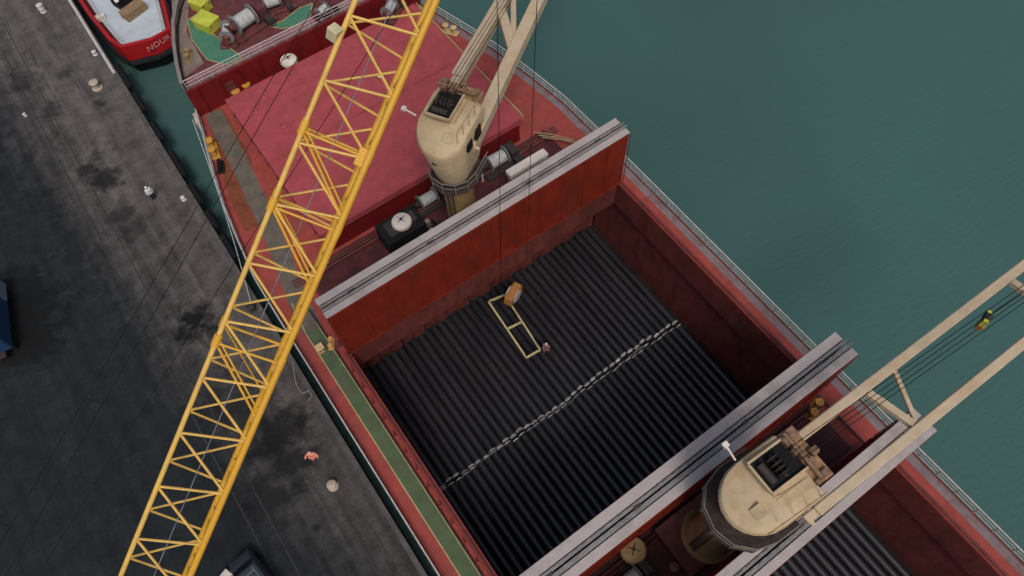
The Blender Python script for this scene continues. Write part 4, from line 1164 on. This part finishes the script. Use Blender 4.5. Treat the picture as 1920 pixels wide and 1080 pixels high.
# ------------------------------------------------------------------ people
def person(p, rz, top, legs_m, label, pose='stand', hat=None):
    o = empty('person', p, rz, label, 'person')
    # joints (x right, y front, z up)
    J = {'pelvis': (0, 0, .95), 'waist': (0, .01, 1.1), 'chest': (0, .0, 1.32), 'neck': (0, .0, 1.5), 'head0': (0, .02, 1.58), 'head1': (0, .03, 1.70)}
    E_ = [('pelvis', 'waist'), ('waist', 'chest'), ('chest', 'neck'), ('neck', 'head0'), ('head0', 'head1')]
    Rr = {'pelvis': .15, 'waist': .135, 'chest': .17, 'neck': .06, 'head0': .085, 'head1': .095}
    for s_, nm in ((-1, 'l'), (1, 'r')):
        stp = .12 * s_ if pose != 'stand' else .02
        J.update({nm + 'hip': (s_ * .1, 0, .88), nm + 'knee': (s_ * .12, stp + .03, .48), nm + 'ank': (s_ * .13, stp - .02, .08), nm + 'toe': (s_ * .15, stp + .15, .04)})
        if pose == 'arms':
            J.update({nm + 'sh': (s_ * .21, 0, 1.42), nm + 'el': (s_ * .40, .05, 1.18), nm + 'wr': (s_ * .47, .26, 1.10), nm + 'ha': (s_ * .48, .34, 1.10)})
        else:
            J.update({nm + 'sh': (s_ * .2, 0, 1.42), nm + 'el': (s_ * .26, .02, 1.14), nm + 'wr': (s_ * .25, .15, .93), nm + 'ha': (s_ * .24, .2, .86)})
        Rr.update({nm + 'hip': .095, nm + 'knee': .06, nm + 'ank': .042, nm + 'toe': .035, nm + 'sh': .07, nm + 'el': .045, nm + 'wr': .03, nm + 'ha': .04})
        E_ += [('pelvis', nm + 'hip'), (nm + 'hip', nm + 'knee'), (nm + 'knee', nm + 'ank'), (nm + 'ank', nm + 'toe'), ('chest', nm + 'sh'), (nm + 'sh', nm + 'el'), (nm + 'el', nm + 'wr'), (nm + 'wr', nm + 'ha')]
    def grow(keys, edges, rad, name, m):
        keys = list(keys); me = bpy.data.meshes.new(name)
        me.from_pydata([J[k] for k in keys], [(keys.index(a), keys.index(b_)) for a, b_ in edges], [])
        ob = bpy.data.objects.new(name, me); C.objects.link(ob)
        ob.modifiers.new('skin', 'SKIN'); ob.modifiers.new('sub', 'SUBSURF').levels = 1
        for k, sv_ in zip(keys, me.skin_vertices[0].data): sv_.radius = (rad(k), rad(k)); sv_.use_root = (k == keys[0])
        bpy.context.view_layer.update()
        m2 = bpy.data.meshes.new_from_object(ob.evaluated_get(bpy.context.evaluated_depsgraph_get()))
        bpy.data.objects.remove(ob)
        m2.materials.clear(); m2.materials.append(m)
        for p_ in m2.polygons: p_.use_smooth = True
        b2 = bpy.data.objects.new(name, m2); C.objects.link(b2); b2.parent = o
    grow(J.keys(), E_, lambda k: Rr[k], 'body', skin)
    up = ['waist', 'pelvis', 'chest', 'neck'] + [s_ + k for s_ in 'lr' for k in ('sh', 'el', 'wr')]
    grow(up, [e for e in E_ if e[0] in up and e[1] in up], lambda k: Rr[k] + (.05 if k[-2:] in ('el', 'wr') else .075) if k != 'neck' else .07, 'shirt', top)
    dn = ['pelvis'] + [s_ + k for s_ in 'lr' for k in ('hip', 'knee', 'ank')]
    grow(dn, [e for e in E_ if e[0] in dn and e[1] in dn], lambda k: Rr[k] + .055, 'trousers', legs_m)
    a = MB(); 
    a.lathe((0, .02, 1.66), [(.105, 0), (.12, .06), (.105, .12), (.06, .165), (.0001, .175)], 14)
    a.build('helmet' if hat else 'hair', hat or hair_m, o, smooth=True)
    a = MB()
    for s_ in (-1, 1): a.lathe((s_ * .14, (.12 * s_ if pose != 'stand' else .02) + .06, 0), [(.06, 0), (.075, .04), (.05, .1), (.0001, .11)], 10)
    a.build('shoe', black_rub, o)
    f = MB(); f.box((0, .125, 1.64), (.025, .03, .05)); f.build('nose', skin, o)
    return o
person(at(290, 372, QZ), R(200), white_cloth, navy_cloth, 'person in white top and dark trousers on the quay, left of a small bollard', hat=mat('helmet_white', (.8, .8, .8), .4))
person(at(592, 860, QZ), R(150), salmon, mat('salmon_trousers', (.62, .24, .17), .8), 'person in salmon clothing with arms held out, on the quay beside the ship', 'arms', hat=mat('helmet_cream', (.80, .62, .48), .4))
person(at(1024, 660, 1.55), R(120), mauve, mauve, 'worker in greyish pink clothing standing on the pipes at the corner of the lifting frame', 'walk', hat=mat('helmet_pale', (.5, .5, .48), .5))
